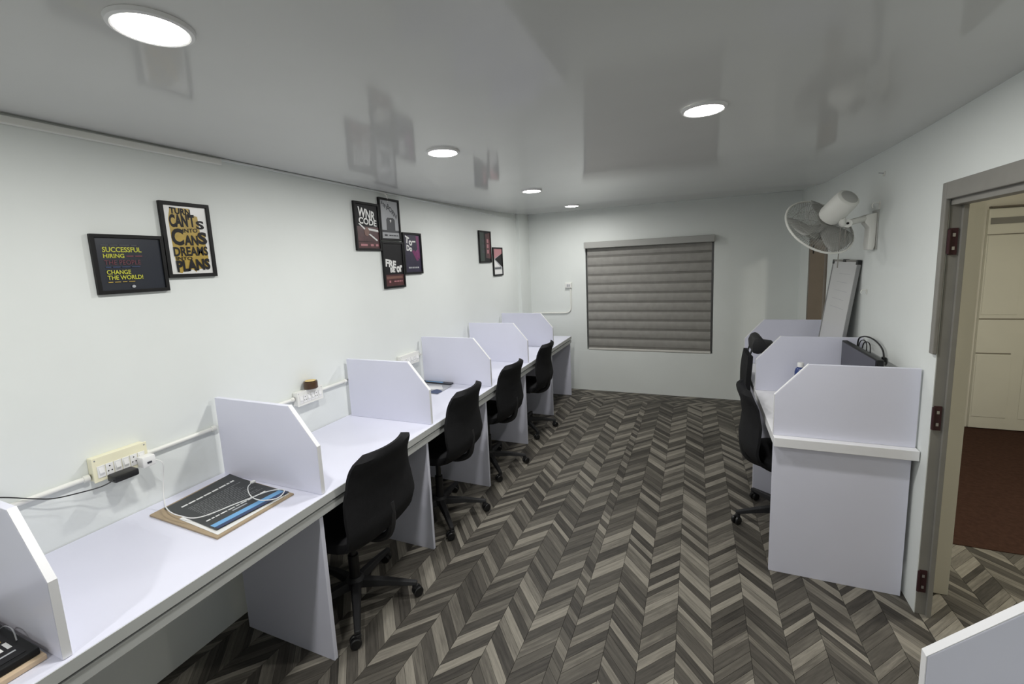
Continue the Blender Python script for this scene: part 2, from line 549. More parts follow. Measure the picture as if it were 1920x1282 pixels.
# far doorway frame
d2 = struct_empty('door_2', (3.13, 4.8, 0))
mb = MB(); rbox(mb, -0.012, 0.12, D2B - 0.06, D2B - 0.001, 0, 1.95); mb.build('jamb', M['jamb2'], d2, bevel=0.004)
mb = MB(); rbox(mb, -0.012, 0.12, D2A + 0.001, D2A + 0.06, 0, 1.95); mb.build('jamb', M['jamb2'], d2, bevel=0.004)
mb = MB(); rbox(mb, -0.012, 0.12, D2A + 0.0605, D2B - 0.0605, 1.89, 1.949); mb.build('frame_head', M['jamb2'], d2, bevel=0.004)
mb = MB(); rbox(mb, -0.012, -0.001, D2B, D2B + 0.05, 0, 1.96); mb.build('architrave', M['wall'], d2, bevel=0.003)
mb = MB(); rbox(mb, 0.01, 0.02, D2B - 0.0635, D2B - 0.0605, 1.68, 1.77); mb.build('hinge', M['dark'], d2)

# the room behind the doorways
mb = MB(); mb.box(3.256, 5.3, 0.9, 6.2, -0.12, -0.004)
of = mb.build('floor_side_room', M['subfloor']); tag(of, kind='structure')
sp = bpy.data.objects.new('floor_planks', plank_mesh('floor_planks', side_planks)); COL.objects.link(sp); sp.parent = of; sp['kind'] = 'stuff'
cp = MB().box(3.27, 5.2, 3.1, 5.28, -0.003, 0.004).build('carpet', M['carpet'], of)
mb = MB().box(3.3, 5.3, 5.285, 5.4, 0, HT); ob_ = mb.build('wall_side_back', M['wall_beige']); tag(ob_, kind='structure')
mb = MB().box(5.2, 5.3, 0.9, 5.284, 0, HT); ob_ = mb.build('wall_side_right', M['wall_beige']); tag(ob_, kind='structure')
mb = MB().box(3.3, 5.2, 0.8, 0.9, 0, HT); ob_ = mb.build('wall_side_near', M['wall_beige']); tag(ob_, kind='structure')
mb = MB().box(3.3, 5.3, 0.8, 5.4, HT, HT + 0.05); ob_ = mb.build('ceiling_side_room', M['wall_beige']); tag(ob_, kind='structure')
# panelled door at the end of the side room
d3 = struct_empty('door_3', (4.85, 5.28, 0))
DX0, DX1 = 4.475, 5.15
mb = MB().box(DX0, DX1, 5.25, 5.283, 0.012, 2.0); leaf = mb.build('door_leaf', M['door_white'], d3, bevel=0.002)
for (xa, xb, za, zb) in ((DX0 + 0.01, 4.72, 1.07, 1.77), (4.80, DX1 - 0.01, 1.07, 1.77), (DX0 + 0.01, 4.72, 0.12, 0.70), (4.80, DX1 - 0.01, 0.12, 0.70)):
    mb = MB().box(xa, xb, 5.246, 5.2495, za, zb); mb.build('door_panel', M['door_white'], leaf, bevel=0.0015)
for (xa, xb, za, zb) in ((DX0, DX1, 1.028, 1.036), (DX0, 4.71, 0.715, 0.722), (DX0, DX1, 1.775, 1.781)):
    mb = MB().box(xa, xb, 5.244, 5.2495, za, zb); mb.build('moulding', M['door_line'], leaf)
mb = MB().box(DX0 + 0.015, DX1, 5.243, 5.2495, 1.868, 1.922); mb.build('dark_band', M['doorframe'], leaf)
mb = MB().box(DX0 + 0.01, DX1 + 0.02, 5.24, 5.283, 2.008, 2.022); mb.build('frame_head', M['door_line'], d3)
# unseen ceiling lamp, added to brighten the side room
t = thing('ceiling_lamp', 'unseen round ceiling lamp added to light the side room beyond the doorway', 'lamp', (4.2, 2.9, HT - 0.001))
MB().lathe([(0.106, -0.02), (0.12, -0.018), (0.12, 0), (0.106, 0), (0.106, -0.02)], 28, Matrix.Translation((4.2, 2.9, HT))).build('ring', M['lampring'], t, smooth=True)
MB().lathe([(0.0, -0.0225), (0.105, -0.0225), (0.105, -0.0205)], 28, Matrix.Translation((4.2, 2.9, HT))).build('diffuser', M['diffuser'], t)
ld = bpy.data.lights.new('added_side_lamp', 'AREA'); ld.shape = 'DISK'; ld.size = 0.2; ld.energy = OTHER_W; ld.color = (1.0, 0.96, 0.86)
lo = bpy.data.objects.new('added_side_lamp', ld); COL.objects.link(lo); lo.location = (4.2, 2.9, HT - 0.03)

# trunking under the ceiling on the left wall
mb = MB().box(0.0005, 0.022, Y0, 1.48, 2.236, 2.262); mb.build('trim_trunking', M['pvc'], wl, bevel=0.003)
mb = MB().box(0.0005, 0.012, 1.48, 5.26, 2.258, 2.268); mb.build('trim_ceiling_edge', M['wall'], wl, bevel=0.002)
mb = MB().tube(smooth_path([(0.012, 2.64, 2.262), (0.03, 2.67, 2.25), (0.02, 2.70, 2.235), (0.008, 2.72, 2.205)]), 0.004, 6)
tag(mb.build('cable_stub', M['pvc'], None, smooth=True), 'short white cable end sticking out above the cluster of four posters', 'cable')

# ------------------------------------------------------------------ ceiling lamps
def ceiling_lamp(x, y, label):
    z = ceil_z(x, y)
    t = thing('ceiling_downlight', label, 'lamp', (x, y, z), group='round ceiling downlights')
    T = Matrix.Translation((x, y, z))
    MB().lathe([(0.069, -0.010), (0.073, -0.0115), (0.080, -0.009), (0.083, -0.001), (0.069, -0.001), (0.069, -0.010)], 40, T).build('ring', M['lampring'], t, smooth=True)
    MB().lathe([(0.0, -0.0095), (0.0685, -0.0095), (0.0685, -0.003)], 40, T).build('diffuser', M['diffuser'], t)
    ld = bpy.data.lights.new('downlight', 'AREA'); ld.shape = 'DISK'; ld.size = 0.12; ld.energy = LAMP_W; ld.color = LAMP_COL
    lo = bpy.data.objects.new('downlight', ld); COL.objects.link(lo)
    lo.location = (x, y, z - 0.0135)
ceiling_lamp(0.97, 0.68, 'round white downlight in the ceiling above the yellow lettered posters')
ceiling_lamp(0.953, 1.952, 'round white downlight in the ceiling in front of the four poster cluster')
ceiling_lamp(0.90, 3.38, 'round white downlight in the ceiling beyond the four poster cluster')
ceiling_lamp(0.857, 4.79, 'round white downlight in the ceiling closest to the window wall')
ceiling_lamp(2.125, 1.926, 'round white downlight in the ceiling on the doorway side of the room')
ceiling_lamp(0.97, -0.75, 'round white downlight in the ceiling at the near end of the long desk')

# ------------------------------------------------------------------ window and blind
w1 = struct_empty('window_1', (1.55, D + 0.1, BZ0))
fw = 0.05
MB().box(BX0, BX0 + fw, D + 0.08, D + 0.13, BZ0, BZ1).build('window_frame', M['alu'], w1, bevel=0.002)
MB().box(BX1 - fw, BX1, D + 0.08, D + 0.13, BZ0, BZ1).build('window_frame', M['alu'], w1, bevel=0.002)
MB().box(BX0 + fw, BX1 - fw, D + 0.08, D + 0.13, BZ0, BZ0 + fw).build('window_frame', M['alu'], w1, bevel=0.002)
MB().box(BX0 + fw, BX1 - fw, D + 0.08, D + 0.13, BZ1 - fw, BZ1).build('window_frame', M['alu'], w1, bevel=0.002)
xm = (BX0 + BX1) / 2
MB().box(xm - 0.025, xm + 0.025, D + 0.08, D + 0.13, BZ0 + fw, BZ1 - fw).build('mullion', M['alu'], w1, bevel=0.002)
MB().box(BX0 + fw, xm - 0.025, D + 0.10, D + 0.106, BZ0 + fw, BZ1 - fw).build('pane', M['glass'], w1)
MB().box(xm + 0.025, BX1 - fw, D + 0.10, D + 0.106, BZ0 + fw, BZ1 - fw).build('pane', M['glass'], w1)

t = thing('window_blind', 'grey striped roller blind pulled down over the window in the end wall', 'blind', (1.55, D, BZ0))
MB().box(BX0 - 0.004, BX1 + 0.004, D - 0.075, D - 0.001, 1.862, 1.94).build('headrail', M['headrail'], t, bevel=0.006)
nb = 11
z_top, z_bot = 1.86, 0.575
step = (z_top - z_bot) / nb
for k in range(nb):
    zt = z_top - k * step
    lo_, hi_ = zt - step * 0.76, zt
    # a slightly bellied cloth band
    vs, fs = [], []
    n = 6
    for i in range(n + 1):
        z = lo_ + (hi_ - lo_) * i / n
        b = math.sin(PI * i / n) * 0.006
        vs += [(BX0 + 0.022, D + 0.012 - b, z), (BX1 - 0.024, D + 0.012 - b, z), (BX1 - 0.024, D + 0.0145 - b, z), (BX0 + 0.022, D + 0.0145 - b, z)]
    for i in range(n):
        a = 4 * i
        for q in range(4):
            fs.append((a + q, a + (q + 1) % 4, a + 4 + (q + 1) % 4, a + 4 + q))
    fs += [(0, 3, 2, 1), (4 * n, 4 * n + 1, 4 * n + 2, 4 * n + 3)]
    MB().add(vs, fs).build('cloth_band', M['blind'], t, smooth=True)
    MB().box(BX0 + 0.022, BX1 - 0.024, D + 0.0155, D + 0.017, lo_ - step * 0.27, lo_ + 0.01).build('sheer_band', M['blind_dark'], t)
MB().box(BX0 + 0.018, BX1 - 0.02, D - 0.004, D + 0.02, z_bot - 0.026, z_bot - 0.002).build('bottom_rail', M['rail_white'], t, bevel=0.004)

# ------------------------------------------------------------------ workstation rows
DESK_Z = 0.77
def divider(mb, xw, xf, y, zt=1.15, th=0.02, zl=0.985):
    """upright board with one cut-off top corner; xw at the wall, xf at the aisle"""
    c = 0.142 * (1 if xf > xw else -1)
    poly = [(xw, DESK_Z + 0.0005), (xf, DESK_Z + 0.0005), (xf, zl), (xf - c, zt), (xw, zt)]
    return mb.prism(poly, 'y', y, y + th)

t = thing('workstation_desk', 'long white row of divided work desks along the poster wall', 'desk', (0.35, 2.3, 0))
ya, yb = -0.42, 5.36
MB().box(0.003, 0.66, ya, yb, 0.732, DESK_Z).build('desktop', M['laminate'], t, bevel=0.002)
MB().box(0.656, 0.6625, ya, yb, 0.733, 0.7685).build('edge_band', M['edge'], t)
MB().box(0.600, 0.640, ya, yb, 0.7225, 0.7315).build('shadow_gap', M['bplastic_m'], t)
MB().box(0.625, 0.658, ya, yb, 0.686, 0.7220).build('front_rail', M['edge'], t, bevel=0.002)
PY = [0.452, 1.29, 2.14, 2.99, 3.82, 4.63]
for y in PY:
    d_ = divider(MB(), 0.03, 0.645, y).build('divider_panel', M['laminate'], t, bevel=0.0015)
    MB().prism([(0.6455, 0.772), (0.647, 0.772), (0.647, 0.985), (0.505, 1.1515), (0.503, 1.1505), (0.6455, 0.985)], 'y', y + 0.001, y + 0.019).build('edge_band', M['lwhite'], d_)  # bright strip painting in the lamplight on the cut-off edge
LY = [-0.40, 0.44, 1.262, 2.07, 2.87, 3.715, 4.545, 5.335]
for y in LY:
    MB().box(0.10, 0.648, y, y + 0.02, 0.0, 0.7215).build('leg_panel', M['laminate'], t, bevel=0.0015)

def right_row(label, ys, y0, y1, legs, dx=0.0, zl=0.985, zt=1.15):
    yc = (y0 + y1) / 2
    t = thing('workstation_desk', label, 'desk', (2.8, yc, 0))
    def xb(y): return rwx(y) - 0.004
    def xf(y): return 2.485 + dx + 0.012 * (y - 2.52)
    poly = [(xf(y0), y0), (xb(y0), y0), (xb(y1), y1), (xf(y1), y1)]
    MB().prism(poly, 'z', 0.722, DESK_Z).build('desktop', M['lwhite'], t, bevel=0.002)
    for y in ys:
        d_ = divider(MB(), xb(y) - 0.004, xf(y) + 0.002, y, zt, zl=zl).build('divider_panel', M['laminate'], t, bevel=0.0015)
        q = xf(y)
        MB().prism([(q + 0.0015, 0.772), (q, 0.772), (q, zl), (q + 0.142, zt + 0.0015), (q + 0.144, zt + 0.0005), (q + 0.0015, zl)], 'y', y + 0.001, y + 0.019).build('edge_band', M['lwhite'], d_)  # same brightened strip, standing for lamplight along the divider's upper edge
    for y in legs:
        MB().box(xf(y) + 0.003, xb(y) - 0.014, y, y + 0.02, 0, 0.7215).build('leg_panel', M['laminate'], t, bevel=0.0015)
    return t
right_row('white row of divided work desks below the wall fan', [2.522, 3.36, 4.21], 2.482, 4.30, [2.524, 3.36, 4.21])
right_row('white work desk with one divider on the near side of the doorway', [0.945], 0.05, 0.985, [0.08, 0.945], dx=0.036, zl=0.957, zt=1.105)

# ------------------------------------------------------------------ office chairs
def make_chair(label):
    """faces -x; origin on the floor below the column"""
    t = thing('office_chair', label, 'chair', (0, 0, 0), 0, 'low black office chairs')
    # backrest: curved upholstered shell
    prof = [(0.0, 0.165), (0.08, 0.225), (0.18, 0.27), (0.3, 0.285), (0.45, 0.275), (0.6, 0.268), (0.78, 0.28), (1.0, 0.318)]
    def px(v):
        for (a, xa), (b, xb) in zip(prof, prof[1:]):
            if v <= b:
                k = (v - a) / (b - a); k = k * k * (3 - 2 * k) * 0.5 + k * 0.5
                return xa + (xb - xa) * k
        return prof[-1][1]
    def hw(v):
        w = 0.226 + 0.022 * math.sin(PI * min(1, v / 0.75)) - 0.012 * v
        if v > 0.88: w -= 0.075 * (1 - math.sqrt(max(0, 1 - ((v - 0.88) / 0.12) ** 2)))
        if v < 0.22: w -= 0.10 * (1 - math.sqrt(max(0, 1 - ((0.22 - v) / 0.22) ** 2)))
        return w
    zb, zt = 0.402, 0.895
    NV, NU = 22, 12
    vs, fs = [], []
    rows = []
    for j in range(NV + 1):
        v = j / NV
        row = []
        for side in (0, 1):
            for i in range(NU + 1):
                u = -1 + 2 * (i if side == 0 else NU - i) / NU
                edge = max(abs(u) ** 6, (abs(2 * v - 1)) ** 14)
                th = 0.05 * (1 - 0.72 * edge) * 0.5
                xc = px(v) - 0.035 * u * u - 0.02
                y = u * hw(v)
                row.append((xc + (th if side == 0 else -th), y, zb + (zt - zb) * v))
        rows.append(row)
    n = 2 * (NU + 1)
    for r in rows: vs += r
    for j in range(NV):
        for i in range(n):
            fs.append((j * n + i, j * n + (i + 1) % n, (j + 1) * n + (i + 1) % n, (j + 1) * n + i))
    fs.append(tuple(range(n))); fs.append(tuple(NV * n + i for i in range(n - 1, -1, -1)))
    MB().add(vs, fs).build('backrest', M['fabric'], t, smooth=True, local=True)
    # seat cushion
    vs, fs = [], []
    NA = 28
    rings = [(0.80, 0.418), (0.97, 0.425), (1.0, 0.45), (0.985, 0.472), (0.90, 0.485), (0.5, 0.480), (0.05, 0.478)]
    for s, z in rings:
        for k in range(NA):
            a = 2 * PI * k / NA
            ca, sa = math.cos(a), math.sin(a)
            e = 0.45
            x = -0.03 + 0.225 * s * math.copysign(abs(ca) ** e, ca)
            y = 0.225 * s * math.copysign(abs(sa) ** e, sa)
            zz = z - (0.02 * max(0, (-x - 0.15) / 0.1) if z > 0.46 else 0)
            vs.append((x, y, zz))
    for j in range(len(rings) - 1):
        for k in range(NA):
            fs.append((j * NA + k, j * NA + (k + 1) % NA, (j + 1) * NA + (k + 1) % NA, (j + 1) * NA + k))
    fs.append(tuple(range(NA - 1, -1, -1))); fs.append(tuple((len(rings) - 1) * NA + k for k in range(NA)))
    MB().add(vs, fs).build('seat', M['fabric'], t, smooth=True, local=True)
    # mechanism, back bar, lever
    MB().box(-0.11, 0.09, -0.07, 0.07, 0.375, 0.417).build('tilt_mechanism', M['bplastic_m'], t, bevel=0.008, local=True)
    MB().tube(smooth_path([(0.05, 0, 0.39), (0.16, 0, 0.385), (0.245, 0, 0.43), (0.272, 0, 0.52), (0.268, 0, 0.60)]), 0.02, 8).build('back_bar', M['bplastic_m'], t, smooth=True, local=True)
    MB().tube([(0.0, -0.06, 0.395), (0.02, -0.2, 0.39), (0.02, -0.25, 0.385)], [0.006, 0.006, 0.01], 8).build('lever', M['bplastic'], t, smooth=True, local=True)
    MB().lathe([(0.026, 0.11), (0.026, 0.26), (0.018, 0.262), (0.018, 0.375)], 16).build('gas_column', M['bplastic'], t, smooth=True, local=True)
    MB().lathe([(0.03, 0.085), (0.048, 0.09), (0.048, 0.125), (0.032, 0.14), (0.027, 0.14)], 20).build('hub', M['bplastic_m'], t, smooth=True, local=True)
    R_ = 0.305
    for k in range(5):
        a = math.radians(25 + 72 * k)
        T = Matrix.Rotation(a, 4, 'Z')
        vs = []
        for (x, w, z0, z1) in ((0.035, 0.026, 0.085, 0.128), (0.17, 0.021, 0.082, 0.112), (R_ + 0.012, 0.015, 0.066, 0.084)):
            vs += [(x, -w, z0), (x, w, z0), (x, w * 0.7, z1), (x, -w * 0.7, z1)]
        fs = [(0, 3, 2, 1), (8, 9, 10, 11)]
        for s in (0, 4):
            for q in range(4):
                fs.append((s + q, s + (q + 1) % 4, s + 4 + (q + 1) % 4, s + 4 + q))
        MB().add(vs, fs, T).build('leg', M['bplastic_m'], t, bevel=0.004, local=True)
        Tc = T @ Matrix.Translation((R_, 0, 0)) @ Matrix.Rotation(math.radians(35 + 60 * k), 4, 'Z')
        c = MB().lathe([(0.006, 0.044), (0.015, 0.046), (0.015, 0.062), (0.006, 0.0655)], 10, Tc).build('caster', M['bplastic_m'], t, smooth=True, local=True)
        for s in (-1, 1):
            W = Tc @ Matrix.Translation((0.012, s * 0.013, 0.026)) @ Matrix.Rotation(PI / 2, 4, 'X')
            MB().lathe([(0.0, -0.009), (0.022, -0.009), (0.026, -0.005), (0.026, 0.005), (0.022, 0.009), (0.0, 0.009)], 18, W).build('wheel', M['bplastic'], c, smooth=True, local=True)
    return t

CH = [((0.486, 1.585), 0.0, 0.0, 'black office chair pushed under the desk nearest the stack of printed posters'),
      ((0.486, 2.42), 0.043, 0.03, 'black office chair pushed under the desk that holds the blue leaflets'),
      ((0.486, 3.21), 0.028, -0.02, 'black office chair third along the poster wall from the posters pile'),
      ((0.488, 4.085), 0.028, 0.02, 'black office chair closest to the window wall')]
RAISED = ('backrest', 'seat', 'tilt_mechanism', 'back_bar', 'lever')
proto = make_chair(CH[0][3])
chairs = [proto] + [copy_tree(proto) for _ in range(4)]
CH.append(((2.665, 3.03), 0.0, PI + 0.05, 'black office chair turned to the desks below the wall fan, beside the end panel'))
for c, ((x, y), dz, rz, lab) in zip(chairs, CH):
    c.location = (x, y, 0); c.rotation_euler = (0, 0, rz); c['label'] = lab
    for ch in c.children:
        if ch.name.split('.')[0] in RAISED:
            ch.location.z += dz
        if x > 2 and ch.name.split('.')[0] in ('leg', 'caster'):
            ch.rotation_euler.z = math.radians(-12)
        if ch.name.split('.')[0] == 'gas_column':
            ch.scale.z = 1 + dz / 0.375 * 0.9

# tall chair behind the second right-hand divider
t = thing('office_chair', 'tall black office chair with a headrest between the far divider boards', 'chair', (2.785, 3.65, 0))
def tc(mb, name, mt, **k):
    mb.v = [(p[0] - 0.045, p[1] - 0.15, p[2]) for p in mb.v]
    return mb.build(name, mt, t, **k)
rows = []
for j in range(15):
    v = j / 14
    z = 0.50 + 0.48 * v
    x = 2.522 - 0.03 * math.sin(PI * (v * 0.9)) + 0.0 * v
    w = 0.21 - 0.05 * abs(2 * v - 1) ** 4
    rows.append([(x + s, 3.79 + u * w, z) for s, us in ((-0.016, (-1, -0.5, 0, 0.5, 1)), (0.016, (1, 0.5, 0, -0.5, -1))) for u in us])
vs = [tuple((p[0] + 0.012 * ((p[1] - 3.79) / 0.21) ** 2, p[1], p[2])) for r in rows for p in r]
fs = [(j * 10 + i, j * 10 + (i + 1) % 10, (j + 1) * 10 + (i + 1) % 10, (j + 1) * 10 + i) for j in range(14) for i in range(10)]
fs += [tuple(range(10)), tuple(140 + i for i in range(9, -1, -1))]
tc(MB().add(vs, fs), 'backrest', M['fabric'], smooth=True)
MB_h = MB().prism([(2.535, 1.0), (2.53, 1.06), (2.545, 1.10), (2.575, 1.115), (2.60, 1.10), (2.625, 1.06), (2.69, 1.052), (2.69, 1.03), (2.62, 1.01), (2.57, 0.99)], 'y', 3.66, 3.92)
tc(MB_h, 'headrest', M['bplastic_m'], bevel=0.008, smooth=True)
for s in (-0.08, 0.08):
    tc(MB().tube(smooth_path([(2.525, 3.79 + s, 0.86), (2.52, 3.79 + s, 0.95), (2.545, 3.79 + s, 1.04)]), 0.006, 8), 'headrest_bar', M['bplastic'], smooth=True)
tc(MB().box(2.60, 3.03, 3.58, 4.02, 0.43, 0.50), 'seat', M['fabric'], bevel=0.03, smooth=True)
tc(MB().tube(smooth_path([(2.80, 3.8, 0.42), (2.60, 3.8, 0.42), (2.535, 3.8, 0.50), (2.50, 3.8, 0.66)]), 0.018, 8), 'back_bar', M['bplastic_m'], smooth=True)
tc(MB().lathe([(0.026, 0.10), (0.026, 0.26), (0.018, 0.262), (0.018, 0.43)], 16, Matrix.Translation((2.83, 3.8, 0))), 'gas_column', M['bplastic'], smooth=True)
tc(MB().lathe([(0.03, 0.085), (0.048, 0.09), (0.048, 0.125), (0.03, 0.14)], 20, Matrix.Translation((2.83, 3.8, 0))), 'hub', M['bplastic_m'], smooth=True)
for k in range(5):
    a = math.radians(18 + 72 * k)
    T = Matrix.Translation((2.83, 3.8, 0)) @ Matrix.Rotation(a, 4, 'Z') @ Matrix.Scale(0.82, 4, (1, 0, 0))
    tc(MB().prism([(0.03, 0.088), (0.27, 0.066), (0.27, 0.084), (0.03, 0.128)], 'y', -0.02, 0.02, T), 'leg', M['bplastic_m'], bevel=0.003)
    tc(MB().lathe([(0.0, -0.02), (0.022, -0.02), (0.026, -0.014), (0.026, 0.014), (0.022, 0.02), (0.0, 0.02)], 16, T @ Matrix.Translation((0.26, 0, 0.027)) @ Matrix.Rotation(PI / 2, 4, 'X')), 'caster', M['bplastic'], smooth=True)

# ------------------------------------------------------------------ framed posters on the left wall
def poster(label, y0, y1, z0, z1, back, items, x=0.0015, depth=0.016, fwid=0.016, group='framed posters on the long wall'):
    t = thing('framed_poster', label, 'poster', (0, (y0 + y1) / 2, z0), group=group)
    W, Hh = y1 - y0, z1 - z0
    mb = MB()
    outer = [(y0, z0), (y1, z0), (y1, z1), (y0, z1)]
    inner = [(y0 + fwid, z0 + fwid), (y1 - fwid, z0 + fwid), (y1 - fwid, z1 - fwid), (y0 + fwid, z1 - fwid)]
    vs, fs = [], []
    for xx in (x, x + depth):
        vs += [(xx, *p) for p in outer] + [(xx, *p) for p in inner]
    for q in range(4):
        r = (q + 1) % 4
        fs += [(8 + q, 8 + r, 12 + r, 12 + q), (q, r, 8 + r, 8 + q), (4 + q, 4 + r, 12 + r, 12 + q), (q, r, 4 + r, 4 + q)]
    mb.add(vs, fs); mb.build('frame', M['frame'], t, bevel=0.0015)
    px = x + depth * 0.55
    pr = MB().box(x + 0.001, px, y0 + fwid, y1 - fwid, z0 + fwid, z1 - fwid).build('print', M[back], t)
    iw, ih = W - 2 * fwid, Hh - 2 * fwid
    def P(u, v): return (y0 + fwid + u * iw, z0 + fwid + v * ih)
    for n, it in enumerate(items):
        xx = px + 0.0004 + 0.00025 * n
        kind = it[0]
        if kind == 'rect':
            _, u0, u1, v0, v1, mt = it
            a = P(u0, v0); b = P(u1, v1)
            MB().add([(xx, a[0], a[1]), (xx, b[0], a[1]), (xx, b[0], b[1]), (xx, a[0], b[1])], [(0, 1, 2, 3)]).build('printed_shape', M[mt], pr)
        elif kind == 'poly':
            _, pts, mt = it
            MB().add([(xx, *P(*p)) for p in pts], [tuple(range(len(pts)))]).build('printed_shape', M[mt], pr)
        elif kind == 'text':
            _, body, u0, u1, v0, v1, mt, bold, rot = it
            pv, pf = fit_text(body, u0, u1, v0, v1, bold, rot)
            MB().add([(xx, *P(*p)) for p in pv], pf).build('lettering', M[mt], pr)
    return t

def words(u0, u1, v0, v1, mt, n=5):
    """a line of print too small to read: separate dashes"""
    out = []; u = u0
    while u < u1 - 0.02:
        w = min(random.uniform(0.06, 0.16), u1 - u)
        out.append(('rect', u, u + w, v0, v1, mt)); u += w + 0.025
    return out

random.seed(11)
poster('black framed navy poster with yellow block lettering', 0.932, 1.180, 1.661, 1.891, 'navy',
       words(0.08, 0.62, 0.855, 0.875, 'dgrey_print') +
       [('text', 'SUCCESSFUL', 0.09, 0.68, 0.73, 0.83, 'yellow_print', 0.02, 0),
        ('text', 'HIRING', 0.09, 0.40, 0.62, 0.70, 'yellow_print', 0.02, 0)] + words(0.43, 0.68, 0.645, 0.665, 'red_print') +
       [('text', 'THE PEOPLE', 0.09, 0.64, 0.49, 0.58, 'red_print', 0.0, 0)] + words(0.10, 0.62, 0.435, 0.455, 'dblue_print') +
       [('text', 'CHANGE', 0.10, 0.46, 0.305, 0.39, 'yellow_print', 0.02, 0),
        ('text', 'THE WORLD!', 0.10, 0.64, 0.20, 0.285, 'yellow_print', 0.02, 0)] + words(0.10, 0.50, 0.15, 0.165, 'gold_print') +
       [('poly', [(0.47 + 0.03 * math.cos(a * PI / 4), 0.06 + 0.03 * math.sin(a * PI / 4)) for a in range(8)], 'grey_print')], fwid=0.014)
poster('black framed white poster crowded with black and gold hand lettering', 1.183, 1.392, 1.714, 2.041, 'white_print',
       [('poly', [(0.15, 0.97), (0.60, 0.97), (0.62, 0.88), (0.78, 0.86), (0.80, 0.62), (0.92, 0.60), (0.9, 0.42), (0.93, 0.25), (0.9, 0.08), (0.62, 0.06), (0.58, 0.02), (0.52, 0.06), (0.30, 0.06), (0.24, 0.01), (0.16, 0.02), (0.12, 0.22), (0.10, 0.5), (0.09, 0.8)], 'gold_print'),
        ('text', 'TURN', 0.14, 0.62, 0.875, 0.968, 'black_print', 0.045, -0.03),
        ('text', "CAN'T", 0.10, 0.70, 0.69, 0.885, 'black_print', 0.05, 0.03),
        ('text', 'S', 0.72, 0.92, 0.67, 0.80, 'black_print', 0.04, 0),
        ('text', 'INTO', 0.38, 0.74, 0.615, 0.675, 'black_print', 0.02, 0.04),
        ('text', 'C', 0.10, 0.38, 0.42, 0.67, 'black_print', 0.04, 0),
        ('text', 'AN', 0.39, 0.72, 0.425, 0.575, 'black_print', 0.04, 0),
        ('text', 'S', 0.72, 0.95, 0.44, 0.63, 'black_print', 0.05, 0),
        ('text', 'DREAMS', 0.10, 0.93, 0.265, 0.405, 'black_print', 0.03, 0.02),
        ('text', 'INTO', 0.14, 0.52, 0.205, 0.255, 'black_print', 0.02, 0.0),
        ('text', 'PLANS', 0.12, 0.94, 0.04, 0.215, 'black_print', 0.05, 0.04)], fwid=0.016)
G4 = 'framed posters on the long wall'
poster('black framed poster with white brush letters over a maroon picture, highest left of the four', 2.351, 2.606, 1.845, 2.172, 'black_print',
       [('rect', 0.0, 1.0, 0.16, 0.50, 'maroon_print'), ('rect', 0.0, 1.0, 0.0, 0.15, 'maroon_print'),
        ('text', 'WNR', 0.10, 0.88, 0.68, 0.90, 'white_print', 0.03, -0.12),
        ('text', 'CODE', 0.12, 0.92, 0.54, 0.69, 'white_print', 0.03, -0.06),
        ('poly', [(0.08, 0.56), (0.16, 0.56), (0.45, 0.42), (0.42, 0.38)], 'white_print'),
        ('poly', [(0.50, 0.47), (0.52, 0.42), (0.98, 0.39), (0.97, 0.44)], 'white_print'),
        ('poly', [(0.50, 0.33), (0.58, 0.34), (0.92, 0.20), (0.88, 0.17)], 'white_print'),
        ('poly', [(0.32, 0.42), (0.46, 0.50), (0.56, 0.40), (0.48, 0.28), (0.34, 0.30)], 'brown_print'),
        ('rect', 0.12, 0.42, 0.05, 0.10, 'pink_print'), ('rect', 0.56, 0.70, 0.05, 0.10, 'pink_print'), ('rect', 0.80, 0.92, 0.05, 0.10, 'pink_print')])
poster('black framed pale grey poster with slanting dark script and a dark figure', 2.603 + 0.006, 2.845, 1.921, 2.226, 'grey_print',
       [('text', 'HEY', 0.08, 0.46, 0.80, 0.90, 'dgrey_print', 0.03, -0.5), ('text', 'BORN', 0.36, 0.94, 0.66, 0.80, 'dgrey_print', 0.03, -0.5),
        ('poly', [(0.30, 0.50), (0.36, 0.55), (0.70, 0.55), (0.78, 0.50), (0.78, 0.18), (0.30, 0.18)], 'dgrey_print'),
        ('poly', [(0.48, 0.48), (0.53, 0.51), (0.58, 0.48), (0.53, 0.42)], 'white_print'),
        ('rect', 0.0, 1.0, 0.16, 0.22, 'dgrey_print'),
        ('rect', 0.14, 0.30, 0.06, 0.11, 'dgrey_print')] + words(0.40, 0.92, 0.07, 0.095, 'dgrey_print'))
poster('black framed black poster with white brush letters above a brown band, lowest of the four', 2.609, 2.860, 1.570, 1.914, 'black_print',
       [('text', 'FRE', 0.06, 0.62, 0.44, 0.62, 'white_print', 0.05, -0.10), ('text', 'BE', 0.28, 0.54, 0.32, 0.44, 'white_print', 0.05, 0), ('text', 'or', 0.62, 0.95, 0.32, 0.48, 'white_print', 0.05, 0.1),
        ('rect', 0.0, 1.0, 0.0, 0.27, 'maroon_print'), ('rect', 0.06, 0.94, 0.17, 0.23, 'brown_print'), ('rect', 0.18, 0.26, 0.08, 0.13, 'pink_print')] + words(0.44, 0.92, 0.09, 0.12, 'pink_print'))
